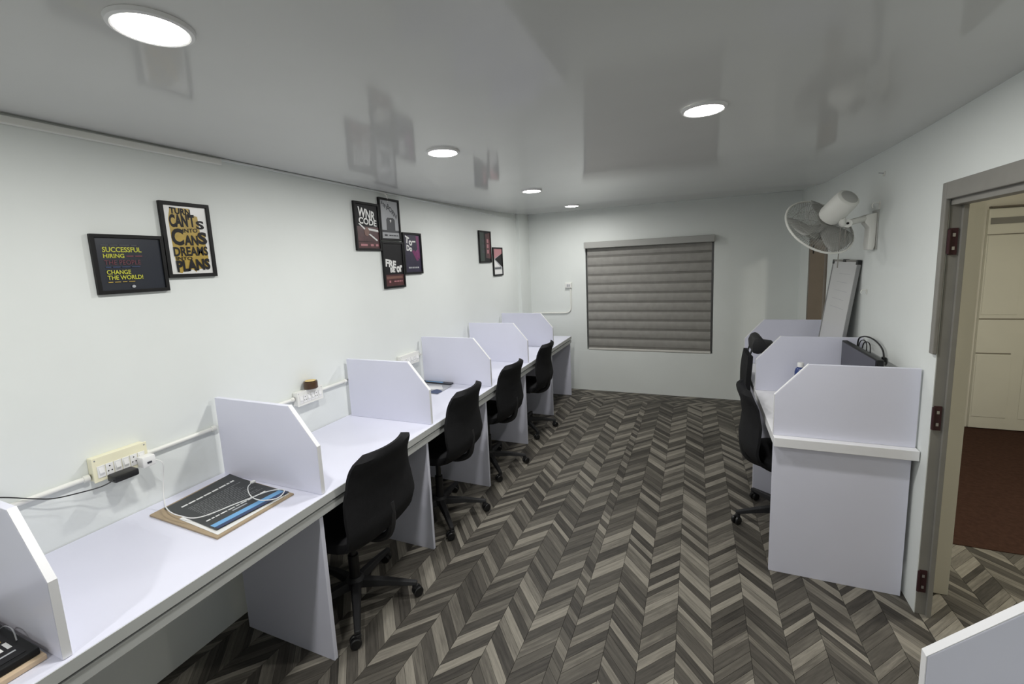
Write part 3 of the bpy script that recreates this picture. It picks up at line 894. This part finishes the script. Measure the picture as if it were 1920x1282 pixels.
poster('black framed dark purple poster with white letters and magenta streaks', 2.864, 3.112, 1.665, 1.991, 'purple_print',
       [('poly', [(0.74, 0.98), (0.92, 0.98), (0.95, 0.35), (0.6, 0.42), (0.66, 0.55), (0.80, 0.62)], 'magenta_print'),
        ('poly', [(0.45, 0.56), (0.6, 0.60), (0.86, 0.32), (0.72, 0.30)], 'magenta_print'),
        ('text', 'To', 0.06, 0.50, 0.74, 0.93, 'white_print', 0.05, -0.25), ('rect', 0.48, 0.70, 0.80, 0.84, 'white_print'),
        ('text', 'Do', 0.12, 0.46, 0.56, 0.72, 'white_print', 0.05, -0.1)] + words(0.18, 0.85, 0.10, 0.14, 'grey_print'))
poster('black framed dark poster with three pale windows and a red edge, near the corner', 4.180, 4.470, 1.737, 2.075, 'black_print',
       [('rect', 0.0, 0.42, 0.0, 1.0, 'green_print'), ('poly', [(0.55, 0.95), (1.0, 1.0), (1.0, 0.08), (0.55, 0.12)], 'maroon_print'), ('rect', 0.88, 1.0, 0.15, 0.75, 'red_print')] +
       [('rect', 0.18, 0.42, v, v + 0.10, 'dgrey_print') for v in (0.28, 0.47, 0.66)] +
       [('rect', 0.66, 0.82, v, v + 0.13, 'pink_print') for v in (0.27, 0.46, 0.64)])
poster('black framed pink and dark poster with a pale base strip, last before the corner', 4.514, 4.775, 1.583, 1.906, 'grey_print',
       [('poly', [(0, 1), (1, 1), (1, 0.82), (0.1, 0.62), (0, 0.62)], 'pink_print'), ('poly', [(1, 0.82), (0.12, 0.60), (0.95, 0.30), (1, 0.30)], 'black_print'),
        ('poly', [(0.0, 0.60), (0.2, 0.52), (0.75, 0.30), (0.0, 0.30)], 'white_print'), ('rect', 0.1, 0.85, 0.22, 0.27, 'dgrey_print'), ('rect', 0.06, 0.94, 0.02, 0.18, 'white_print')])

# ------------------------------------------------------------------ switchboards and conduits on the left wall
def switchboard(y0, y1, z0, z1, label, mt='pvc'):
    t = thing('switchboard', label, 'switchboard', (0, (y0 + y1) / 2, z0), group='switchboards above the long desk')
    MB().box(0.001, 0.036, y0, y1, z0, z1).build('back_box', M[mt], t, bevel=0.003)
    MB().box(0.0362, 0.042, y0 - 0.003, y1 + 0.003, z0 - 0.003, z1 + 0.003).build('cover_plate', M[mt], t, bevel=0.002)
    n = 6
    st = (y1 - y0 - 0.016) / n
    for k in range(n):
        ya_ = y0 + 0.008 + k * st
        if k in (1, 4):
            s = MB().box(0.0422, 0.0445, ya_ + 0.001, ya_ + st - 0.001, z0 + 0.012, z0 + 0.058).build('socket', M['white_plastic'], t, bevel=0.001)
            for (dy, dz) in ((0.5, 0.75), (0.28, 0.35), (0.72, 0.35)):
                T = Matrix.Translation((0.0446, ya_ + st * dy, z0 + 0.012 + 0.046 * dz)) @ Matrix.Rotation(PI / 2, 4, 'Y')
                MB().lathe([(0.0025, -0.0005), (0.0025, 0.0004)], 8, T).build('pin_hole', M['dark'], s)
        else:
            s = MB().box(0.0422, 0.0445, ya_ + 0.001, ya_ + st - 0.001, z0 + 0.012, z0 + 0.058).build('switch', M['white_plastic'], t, bevel=0.001)
            MB().prism([(0.0446, z0 + 0.02), (0.0490, z0 + 0.03), (0.0450, z0 + 0.05), (0.0446, z0 + 0.05)], 'y', ya_ + 0.006, ya_ + st - 0.006).build('rocker', M['white_plastic'], s)
    for (yy, zz) in ((y0 + 0.006, z1 - 0.008), (y1 - 0.006, z1 - 0.008)):
        T = Matrix.Translation((0.0425, yy, zz)) @ Matrix.Rotation(PI / 2, 4, 'Y')
        MB().lathe([(0.003, -0.0005), (0.002, 0.0008)], 8, T).build('screw', M['steel'], t)
    return t
switchboard(0.815, 0.988, 0.967, 1.056, 'cream switchboard with a black and a white adapter plugged in', 'cream')
switchboard(1.735, 1.912, 0.962, 1.040, 'white switchboard with a brown tape roll resting on top')
switchboard(2.690, 2.922, 0.962, 1.045, 'white switchboard above the desk with the blue leaflets')

def conduit(pts, label, r=0.0095, group='white conduits on the poster wall'):
    t = thing('conduit_pipe', label, 'pipe', pts[0], group=group)
    MB().tube(pts, r, 12).build('pipe', M['pvc'], t, smooth=True)
    for p, q in ((pts[0], pts[1]), (pts[-1], pts[-2])):
        d = (Vector(q) - Vector(p)).normalized()
        MB().tube([Vector(p), Vector(p) + d * 0.018], r * 1.35, 12).build('coupler', M['pvc'], t, smooth=True)
    return t
conduit([(0.012, -0.4, 0.985), (0.012, 0.810, 0.985)], 'white conduit pipe running to the switchboard with the adapters, near end')
conduit([(0.012, 0.994, 0.998), (0.012, 1.286, 1.002)], 'white conduit pipe between the adapter switchboard and the next divider')
conduit([(0.012, 1.314, 1.004), (0.012, 1.730, 1.004)], 'white conduit pipe running to the switchboard with the tape roll')
conduit([(0.012, 1.918, 1.004), (0.012, 2.136, 1.004)], 'white conduit pipe leaving the switchboard with the tape roll')
conduit([(0.012, 2.164, 1.004), (0.012, 2.684, 1.004)], 'white conduit pipe running to the switchboard above the blue leaflets')
conduit([(0.012, 2.928, 1.004), (0.012, 2.986, 1.004)], 'short white conduit pipe beyond the switchboard above the blue leaflets')
# switch and bent conduit on the back wall
t = thing('conduit_pipe', 'thin white conduit bent along the end wall below the switch', 'pipe', (0.5, D - 0.01, 1.03))
MB().tube(smooth_path([(0.05, D - 0.011, 1.030), (0.30, D - 0.011, 1.034), (0.52, D - 0.011, 1.038), (0.575, D - 0.011, 1.058), (0.597, D - 0.011, 1.11), (0.598, D - 0.011, 1.25), (0.598, D - 0.011, 1.36)]), 0.0095, 10).build('pipe', M['pvc'], t, smooth=True)
t = thing('wall_switch', 'small white switch box on the end wall left of the blind', 'switch', (0.57, D, 1.36))
MB().box(0.53, 0.615, D - 0.03, D - 0.001, 1.365, 1.435).build('box', M['pvc'], t, bevel=0.003)
MB().box(0.537, 0.608, D - 0.036, D - 0.0305, 1.371, 1.429).build('plate', M['white_plastic'], t, bevel=0.002)
MB().box(0.555, 0.572, D - 0.040, D - 0.0362, 1.385, 1.415).build('rocker', M['grey_print'], t, bevel=0.001)
MB().box(0.578, 0.595, D - 0.040, D - 0.0362, 1.385, 1.415).build('rocker', M['grey_print'], t, bevel=0.001)

# adapters and their cables
t = thing('power_adapter', 'black power adapter plugged into the cream switchboard with a thin black cable', 'adapter', (0.07, 0.88, 0.955))
MB().box(0.0495, 0.105, 0.845, 0.925, 0.957, 0.985).build('body', M['bplastic'], t, bevel=0.007, smooth=True)
MB().tube(smooth_path([(0.09, 0.846, 0.968), (0.075, 0.815, 0.957), (0.045, 0.77, 0.953), (0.035, 0.70, 0.965), (0.03, 0.65, 0.99), (0.02, 0.58, 1.03), (0.012, 0.48, 1.07), (0.012, 0.30, 1.10), (0.02, 0.1, 1.05)]), 0.0022, 6).build('cable', M['bplastic'], t, smooth=True)
t = thing('power_adapter', 'white charger plugged into the cream switchboard with a white cable trailing over the poster', 'adapter', (0.07, 0.97, 0.97))
MB().box(0.0495, 0.092, 0.945, 0.992, 0.968, 1.012).build('body', M['white_plastic'], t, bevel=0.006, smooth=True)
MB().box(0.0922, 0.095, 0.960, 0.975, 0.983, 0.990).build('port', M['dgrey_print'], t)
MB().tube(smooth_path([(0.075, 0.992, 0.985), (0.085, 1.015, 0.96), (0.06, 1.02, 0.88), (0.085, 1.0, 0.806), (0.17, 0.965, 0.797), (0.26, 0.955, 0.796), (0.353, 0.975, 0.796), (0.40, 1.10, 0.797), (0.435, 1.20, 0.797), (0.485, 1.235, 0.797), (0.515, 1.21, 0.796), (0.52, 1.17, 0.796), (0.47, 1.14, 0.797), (0.40, 1.15, 0.799), (0.33, 1.19, 0.803), (0.31, 1.225, 0.806)]), 0.0021, 6).build('cable', M['white_plastic'], t, smooth=True)
MB().box(0.300, 0.316, 1.222, 1.240, 0.802, 0.810).build('plug', M['white_plastic'], t, bevel=0.002)

# tape roll on the second switchboard
t = thing('tape_roll', 'roll of brown tape standing on the switchboard', 'tape', (0.02, 1.83, 1.0435))
T = Matrix.Translation((0.029, 1.835, 1.0436))
MB().lathe([(0.018, 0.0), (0.037, 0.0), (0.038, 0.002), (0.038, 0.04), (0.037, 0.042), (0.018, 0.042), (0.018, 0.0)], 26, Matrix.Translation((0.03, 0, 0)) @ T @ Matrix.Translation((-0.02, 0, 0))).build('tape', M['tape'], t, smooth=True)
MB().lathe([(0.0165, 0.0), (0.0178, 0.0), (0.0178, 0.044), (0.030, 0.0445), (0.030, 0.0455), (0.0, 0.0455)], 26, Matrix.Translation((0.03, 0, 0)) @ T @ Matrix.Translation((-0.02, 0, 0))).build('core', M['tape_core'], t, smooth=True)

# ------------------------------------------------------------------ sheets lying on the desks
def sheet(mb_pts, z, th, curl=0.0, n=8):
    """quad (x,y) corner list -> thin slab with a gently lifted edge"""
    a, b, c, d = [Vector((p[0], p[1], 0)) for p in mb_pts]
    vs, fs = [], []
    for layer in (0, 1):
        for j in range(n + 1):
            for i in range(n + 1):
                u, v = i / n, j / n
                p = a * (1 - u) * (1 - v) + b * u * (1 - v) + c * u * v + d * (1 - u) * v
                zz = z + curl * ((1 - u) ** 3 * v * v + 0.35 * u ** 4) + (th if layer else 0)
                vs.append((p.x, p.y, zz))
    N = (n + 1) ** 2
    for j in range(n):
        for i in range(n):
            q = j * (n + 1) + i
            fs += [(q, q + n + 1, q + n + 2, q + 1), (N + q, N + q + 1, N + q + n + 2, N + q + n + 1)]
    rim = [i for i in range(n + 1)] + [(j + 1) * (n + 1) - 1 for j in range(1, n + 1)] + [n * (n + 1) + i for i in range(n - 1, -1, -1)] + [j * (n + 1) for j in range(n - 1, 0, -1)]
    for k in range(len(rim)):
        p, q = rim[k], rim[(k + 1) % len(rim)]
        fs.append((p, q, N + q, N + p))
    return MB().add(vs, fs)
def on_sheet(quad, z, curl, polys, mt, parent, name):
    """flat print that follows the sheet; polys in (u across x, v along y)"""
    a, b, c, d = [Vector((p[0], p[1], 0)) for p in quad]
    mb = MB()
    for pv, pf in polys:
        vs = []
        for (u, v) in pv:
            p = a * (1 - u) * (1 - v) + b * u * (1 - v) + c * u * v + d * (1 - u) * v
            vs.append((p.x, p.y, z + curl * ((1 - u) ** 3 * v * v + 0.35 * u ** 4)))
        mb.add(vs, pf)
    return mb.build(name, mt, parent)
Q1 = [(0.095, 0.937), (0.523, 0.925), (0.527, 1.252), (0.068, 1.283)]
o = sheet(Q1, 0.7712, 0.006, 0.0).build('cardboard_sheet', M['cardboard']); tag(o, 'brown cardboard sheet under the printed posters on the desk', 'cardboard')
QW = [(0.25, 0.957), (0.507, 0.938), (0.510, 1.244), (0.25, 1.262)]
o = sheet(QW, 0.7775, 0.0012, 0.0).build('paper_sheet', M['white_print']); tag(o, 'white sheet peeping out between the cardboard and the black poster', 'paper')
Q2 = [(0.105, 0.985), (0.480, 0.952), (0.506, 1.247), (0.098, 1.270)]
t = thing('printed_poster', 'loose black poster with lines of white print and a blue stripe on the desk', 'poster', (0.3, 1.1, 0.779))
pz, pth, pcurl = 0.7792, 0.0012, 0.012
pr = sheet(Q2, pz, pth, pcurl).build('sheet', M['poster_grey'], t)
def strip_poly(u0, u1, v0, v1, n=1):
    pts, fs = [], []
    nn = 8
    for i in range(nn + 1):
        v = v0 + (v1 - v0) * i / nn
        pts += [(u0, v), (u1, v)]
    for i in range(nn):
        fs.append((2 * i, 2 * i + 1, 2 * i + 3, 2 * i + 2))
    return pts, fs
zp = pz + pth + 0.0006
on_sheet(Q2, zp, pcurl, [strip_poly(0.86, 0.94, 0.02, 0.98)], M['blue_print'], pr, 'blue_stripe')
on_sheet(Q2, zp, pcurl, [strip_poly(0.94, 1.0, 0.02, 0.98)], M['dblue_print'], pr, 'dark_stripe')
random.seed(5)
def dash_line(u0, u1, va, vb, lo=0.03, hi=0.09, gap=0.015):
    out = []; v = va
    while v < vb - 0.01:
        w = min(random.uniform(lo, hi), vb - v); out.append(strip_poly(u0, u1, v, v + w)); v += w + gap
    return out
on_sheet(Q2, zp, pcurl, dash_line(0.16, 0.19, 0.12, 0.90, 0.04, 0.11), M['white_print'], pr, 'title_line')
small = []
for k in range(11):
    u = 0.27 + 0.037 * k
    small += dash_line(u, u + 0.010, 0.14, random.uniform(0.75, 0.93), 0.03, 0.08, 0.012)
on_sheet(Q2, zp, pcurl, small, M['text_grey'], pr, 'text_lines')
on_sheet(Q2, zp, pcurl, dash_line(0.72, 0.745, 0.06, 0.90, 0.03, 0.10), M['white_print'], pr, 'lower_line')
on_sheet(Q2, zp, pcurl, [strip_poly(0.775, 0.80, 0.36, 0.56)], M['grey_print'], pr, 'lower_line')

# leaflets on the third desk bay
t = thing('leaflet', 'glossy blue and white leaflet lying on the third desk bay', 'leaflet', (0.2, 2.85, 0.771), group='leaflets on the third desk bay')
QL = [(0.06, 2.72), (0.34, 2.70), (0.33, 2.93), (0.05, 2.95)]
s = sheet(QL, 0.7712, 0.0012, 0.004).build('sheet', M['grey_print'], t)
on_sheet(QL, 0.773, 0.004, [([(0.55, 0.0), (1, 0.0), (1, 0.35), (0.75, 0.45)], [(0, 1, 2, 3)])], M['dblue_print'], s, 'picture')
on_sheet(QL, 0.7732, 0.004, [([(0.3, 0.2), (0.9, 0.55), (0.7, 0.9), (0.2, 0.7)], [(0, 1, 2, 3)])], M['white_print'], s, 'picture')
t = thing('leaflet', 'dark edged leaflet leaning behind the blue and white one', 'leaflet', (0.2, 2.95, 0.771), group='leaflets on the third desk bay')
QL2 = [(0.03, 2.955), (0.31, 2.945), (0.31, 2.985), (0.03, 2.986)]
s = sheet(QL2, 0.7712, 0.012, 0.0).build('cover', M['dgrey_print'], t)
on_sheet(QL2, 0.7836, 0.0, [strip_poly(0.1, 0.7, 0.15, 0.8)], M['blue_print'], s, 'picture')

# pile at the near end of the long desk
o = MB().box(0.22, 0.60, 0.06, 0.442, 0.7712, 0.785).build('board_sheet', M['beige_board'], None, bevel=0.002); tag(o, 'pale brown board under the framed print at the near end of the desk', 'board')
t = thing('framed_print', 'black framed print with gold and white lettering lying at the near end of the desk', 'poster', (0.42, 0.25, 0.786))
MB().box(0.23, 0.585, 0.075, 0.437, 0.7855, 0.803).build('frame', M['frame'], t, bevel=0.003)
MB().box(0.25, 0.567, 0.095, 0.419, 0.8032, 0.804).build('print', M['black_print'], t)
MB().box(0.26, 0.36, 0.10, 0.415, 0.8042, 0.8045).build('picture', M['purple_print'], t)
for k, (xa, xb, mt) in enumerate(((0.395, 0.425, 'gold_print'), (0.44, 0.468, 'gold_print'), (0.480, 0.515, 'white_print'))):
    # two broken rows of blocks standing for the print
    mb = MB(); y = 0.12
    random.seed(k)
    while y < 0.41:
        w = random.uniform(0.008, 0.018); mb.box(xa, xb, y, min(y + w, 0.412), 0.8042, 0.8046); y += w + 0.007
    mb.build('lettering', M[mt], t)
MB().box(0.535, 0.541, 0.11, 0.41, 0.8042, 0.8046).build('rule_line', M['grey_print'], t)
MB().tube(smooth_path([(0.40, 0.425, 0.8045), (0.43, 0.430, 0.82), (0.47, 0.43, 0.822), (0.50, 0.425, 0.8045)]), 0.0015, 6).build('hanging_wire', M['steel'], t, smooth=True)

# ------------------------------------------------------------------ right side: fan, whiteboard, monitor, bottle
FD = Vector((-0.394, 0.708, -0.587)).normalized()
FM = Vector((2.872, 3.175, 1.95))
def along(o, d):
    return Matrix.Translation(o) @ d.to_track_quat('Z', 'Y').to_matrix().to_4x4()
t = thing('wall_fan', 'white wall mounted fan with wire cage tilted down', 'fan', (3.09, 3.31, 1.70))
TM = along(FM, FD)
MB().lathe([(0.0, -0.088), (0.05, -0.088), (0.060, -0.080), (0.064, -0.05), (0.066, 0.06), (0.060, 0.08), (0.03, 0.086), (0.0, 0.086)], 28, TM).build('motor_housing', M['fan'], t, smooth=True)
MB().lathe([(0.0, -0.0925), (0.042, -0.0915), (0.046, -0.0885)], 28, TM).build('vent_cap', M['blade'], t, smooth=True)
TG = along(FM + FD * 0.165, FD)
def cage(R_, zc, depth, spokes, rings_):
    mb = MB()
    for q in rings_:
        r = R_ * q
        z = zc + depth * (1 - q ** 2.2)
        mb.tube([(r * math.cos(a), r * math.sin(a), z) for a in [2 * PI * k / 36 for k in range(36)]], 0.0013, 4, closed=True, mtx=TG)
    for k in range(spokes):
        a = 2 * PI * k / spokes
        pts = []
        for q in (0.2, 0.4, 0.6, 0.8, 0.92, 1.0):
            r = R_ * q; z = zc + depth * (1 - q ** 2.2)
            aa = a + 0.25 * q
            pts.append((r * math.cos(aa), r * math.sin(aa), z))
        mb.tube(pts, 0.0012, 3, mtx=TG)
    return mb
cage(0.203, -0.004, -0.062, 84, (0.25, 0.5, 0.75)).build('rear_cage', M['wire'], t)
cage(0.203, 0.004, 0.062, 84, (0.25, 0.5, 0.75)).build('front_cage', M['wire'], t)
MB().tube([(0.205 * math.cos(2 * PI * k / 48), 0.205 * math.sin(2 * PI * k / 48), 0) for k in range(48)], 0.0065, 8, closed=True, mtx=TG).build('rim', M['fan'], t, smooth=True)
MB().lathe([(0.0, 0.062), (0.045, 0.064), (0.045, 0.070), (0.0, 0.072)], 24, TG).build('badge', M['fan'], t, smooth=True)
MB().lathe([(0.0, -0.05), (0.03, -0.05), (0.034, 0.02), (0.02, 0.03), (0.0, 0.032)], 20, TG).build('hub', M['blade'], t, smooth=True)
for k in range(3):
    vs, fs = [], []
    nr, na = 6, 6
    for i in range(nr + 1):
        r = 0.03 + 0.158 * i / nr
        half = 0.35 + 0.28 * math.sin(PI * (0.15 + 0.7 * i / nr))
        for j in range(na + 1):
            a = 2 * PI * k / 3 + half * (2 * j / na - 1)
            vs.append((r * math.cos(a), r * math.sin(a), -0.01 + 0.03 * (2 * j / na - 1) * (1 - 0.3 * i / nr)))
    for i in range(nr):
        for j in range(na):
            p = i * (na + 1) + j
            fs.append((p, p + 1, p + na + 2, p + na + 1))
    b = MB().add(vs, fs, TG).build('blade', M['blade'], t, smooth=True)
    md = b.modifiers.new('thick', 'SOLIDIFY'); md.thickness = 0.002
# neck, arm and bracket
under = FM + FD * 0.0 + Vector((0.02, 0.0, -0.06))
MB().tube(smooth_path([tuple(under), (2.905, 3.20, 1.855), (2.96, 3.235, 1.868), (3.03, 3.28, 1.884), (3.062, 3.30, 1.885)]), [0.018] * 33, 10).build('arm', M['fan'], t, smooth=True)
MB().tube([(2.925, 3.19, 1.858), (2.925, 3.232, 1.858)], 0.024, 14).build('tilt_joint', M['fan'], t, smooth=True)
MB().lathe([(0.0, 0.0), (0.007, 0.0), (0.007, 0.004), (0.0, 0.004)], 10, Matrix.Translation((2.925, 3.19, 1.858)) @ Matrix.Rotation(PI / 2, 4, 'X')).build('tilt_screw', M['dark'], t)
mb = MB().prism([(3.086, 1.915), (3.03, 1.905), (3.028, 1.86), (3.05, 1.83), (3.047, 1.70), (3.075, 1.695), (3.084, 1.72)], 'y', 3.262, 3.345)
mb.build('wall_bracket', M['fan'], t, bevel=0.006, smooth=True)
mb = MB(); rbox(mb, -0.006, -0.0005, 3.25, 3.355, 1.70, 1.93); mb.build('back_plate', M['blade'], t, bevel=0.001)
for (px_, py_, z0, z1) in ((2.895, 3.205, 1.60, 1.845), (2.925, 3.215, 1.74, 1.845)):
    MB().tube([(px_, py_, z1), (px_ - 0.002, py_, (z0 + z1) / 2), (px_ - 0.004, py_ + 0.004, z0)], 0.003, 6).build('pull_cord', M['doorframe'], t, smooth=True)
# hook beside the bracket, and a small anchor lower on the wall
t = thing('wall_hook', 'small pale hook on the wall above the fan bracket', 'hook', (3.085, 3.24, 1.94))
mb = MB(); rbox(mb, -0.004, -0.0005, 3.235, 3.255, 1.93, 1.975); mb.build('plate', M['fan'], t, bevel=0.001)
MB().tube(smooth_path([(3.083, 3.245, 1.965), (3.06, 3.245, 1.968), (3.052, 3.245, 1.955), (3.056, 3.245, 1.94)]), 0.003, 6).build('hook', M['fan'], t, smooth=True)
t = thing('wall_hook', 'small pale hook on the wall beside the leaning whiteboard', 'hook', (3.09, 3.38, 1.42))
mb = MB(); rbox(mb, -0.004, -0.0005, 3.37, 3.39, 1.425, 1.455); mb.build('plate', M['fan'], t, bevel=0.001)
MB().tube(smooth_path([(3.088, 3.38, 1.45), (3.07, 3.38, 1.452), (3.062, 3.38, 1.44), (3.066, 3.38, 1.428)]), 0.003, 6).build('hook', M['fan'], t, smooth=True)
t = thing('wall_hook', 'bent bracket stub high on the wall between fan and doorway', 'hook', (3.085, 3.2, 2.1))
mb = MB(); rbox(mb, -0.005, -0.0005, 3.19, 3.22, 2.11, 2.135); mb.build('plate', M['fan'], t, bevel=0.001)
MB().tube([(3.085, 3.205, 2.125), (3.06, 3.205, 2.13)], 0.003, 6).build('screw', M['steel'], t)

# whiteboard leaning on the wall, standing on the desk
t = thing('whiteboard', 'whiteboard with dark top frame leaning against the wall on the far desk', 'whiteboard', (2.98, 3.87, 0.771))
bx0, bx1, bz0, bz1 = 2.98, 3.0815, 0.772, 1.635
ax = Vector((bx1 - bx0, 0, bz1 - bz0)); L = ax.length; ax.normalize()
nrm = Vector((-ax.z, 0, ax.x))
TB = Matrix(((ax.x, 0, nrm.x, bx0), (0, 1, 0, 3.50), (ax.z, 0, nrm.z, bz0), (0, 0, 0, 1)))
BWD = 0.565
MB().box(0.012, L - 0.012, 0.012, BWD - 0.012, -0.008, 0.004, TB).build('panel', M['board'], t)
MB().box(L - 0.014, L, 0.03, BWD - 0.03, -0.011, 0.008, TB).build('frame_rail', M['doorframe'], t, bevel=0.001)
MB().box(0.0, 0.014, 0.03, BWD - 0.03, -0.011, 0.008, TB).build('frame_rail', M['doorframe'], t, bevel=0.001)
MB().box(0.03, L - 0.03, 0.0, 0.014, -0.011, 0.008, TB).build('frame_rail', M['alu'], t, bevel=0.001)
MB().box(0.03, L - 0.03, BWD - 0.014, BWD, -0.011, 0.008, TB).build('frame_rail', M['alu'], t, bevel=0.001)
for (u, v) in ((0.0, 0.0), (L - 0.032, 0.0), (0.0, BWD - 0.032), (L - 0.032, BWD - 0.032)):
    MB().box(u, u + 0.032, v, v + 0.032, -0.012, 0.010, TB).build('frame_corner', M['bplastic'], t, bevel=0.003)
MB().box(L - 0.016, L + 0.003, 0.25, 0.31, -0.012, 0.011, TB).build('hanger_clip', M['bplastic'], t, bevel=0.001)
for k in range(5):
    u = L - 0.10 - 0.06 * k
    MB().box(u, u + 0.0035, 0.12 + 0.03 * (k % 2), 0.36 + 0.02 * k, 0.0042, 0.0046, TB).build('faint_writing', M['board_ink'], t)

# monitor
t = thing('monitor', 'dark computer monitor standing against the wall behind the front divider', 'monitor', (3.0, 3.03, 0.771))
MB().box(2.968, 2.998, 2.745, 3.335, 0.83, 1.138).build('housing', M['bplastic'], t, bevel=0.004)
MB().box(2.9655, 2.9675, 2.760, 3.320, 0.848, 1.132).build('screen', M['screen'], t)
MB().box(2.998, 3.013, 2.98, 3.06, 0.79, 1.0).build('stand_neck', M['bplastic'], t, bevel=0.003)
MB().box(2.88, 3.04, 2.92, 3.12, 0.7712, 0.783).build('stand_base', M['bplastic'], t, bevel=0.004)
t = thing('cable', 'black looped cables behind the dark monitor', 'cable', (3.05, 3.3, 1.1))
MB().tube(smooth_path([(3.05, 3.36 - 0.03, 1.02), (3.048, 3.32, 1.14), (3.055, 3.26, 1.175), (3.06, 3.15, 1.185), (3.065, 3.05, 1.17), (3.068, 2.99, 1.14), (3.068, 2.97, 1.10)]), 0.0045, 8).build('lead', M['bplastic'], t, smooth=True)
MB().box(3.060, 3.076, 2.955, 2.982, 1.085, 1.11).build('plug', M['bplastic'], t, bevel=0.002)
for dy in (0.0, 0.06):
    MB().tube(smooth_path([(3.04, 3.30 - dy, 1.0), (3.045, 3.29 - dy, 1.12), (3.05, 3.25 - dy, 1.155), (3.055, 3.20 - dy, 1.14), (3.05, 3.18 - dy, 1.05)]), 0.003, 6).build('lead', M['bplastic'], t, smooth=True)
# bottle
t = thing('bottle', 'blue bottle with a pale cap on the desk behind the front divider', 'bottle', (2.73, 3.25, 0.771))
T = Matrix.Translation((2.735, 3.25, 0.7712))
MB().lathe([(0.0, 0.0), (0.03, 0.0), (0.032, 0.004), (0.032, 0.17), (0.026, 0.19), (0.016, 0.20), (0.0, 0.20)], 22, T).build('body', M['bottle_blue'], t, smooth=True)
MB().lathe([(0.018, 0.2005), (0.018, 0.226), (0.016, 0.229), (0.0, 0.229)], 18, T).build('cap', M['white_plastic'], t, smooth=True)
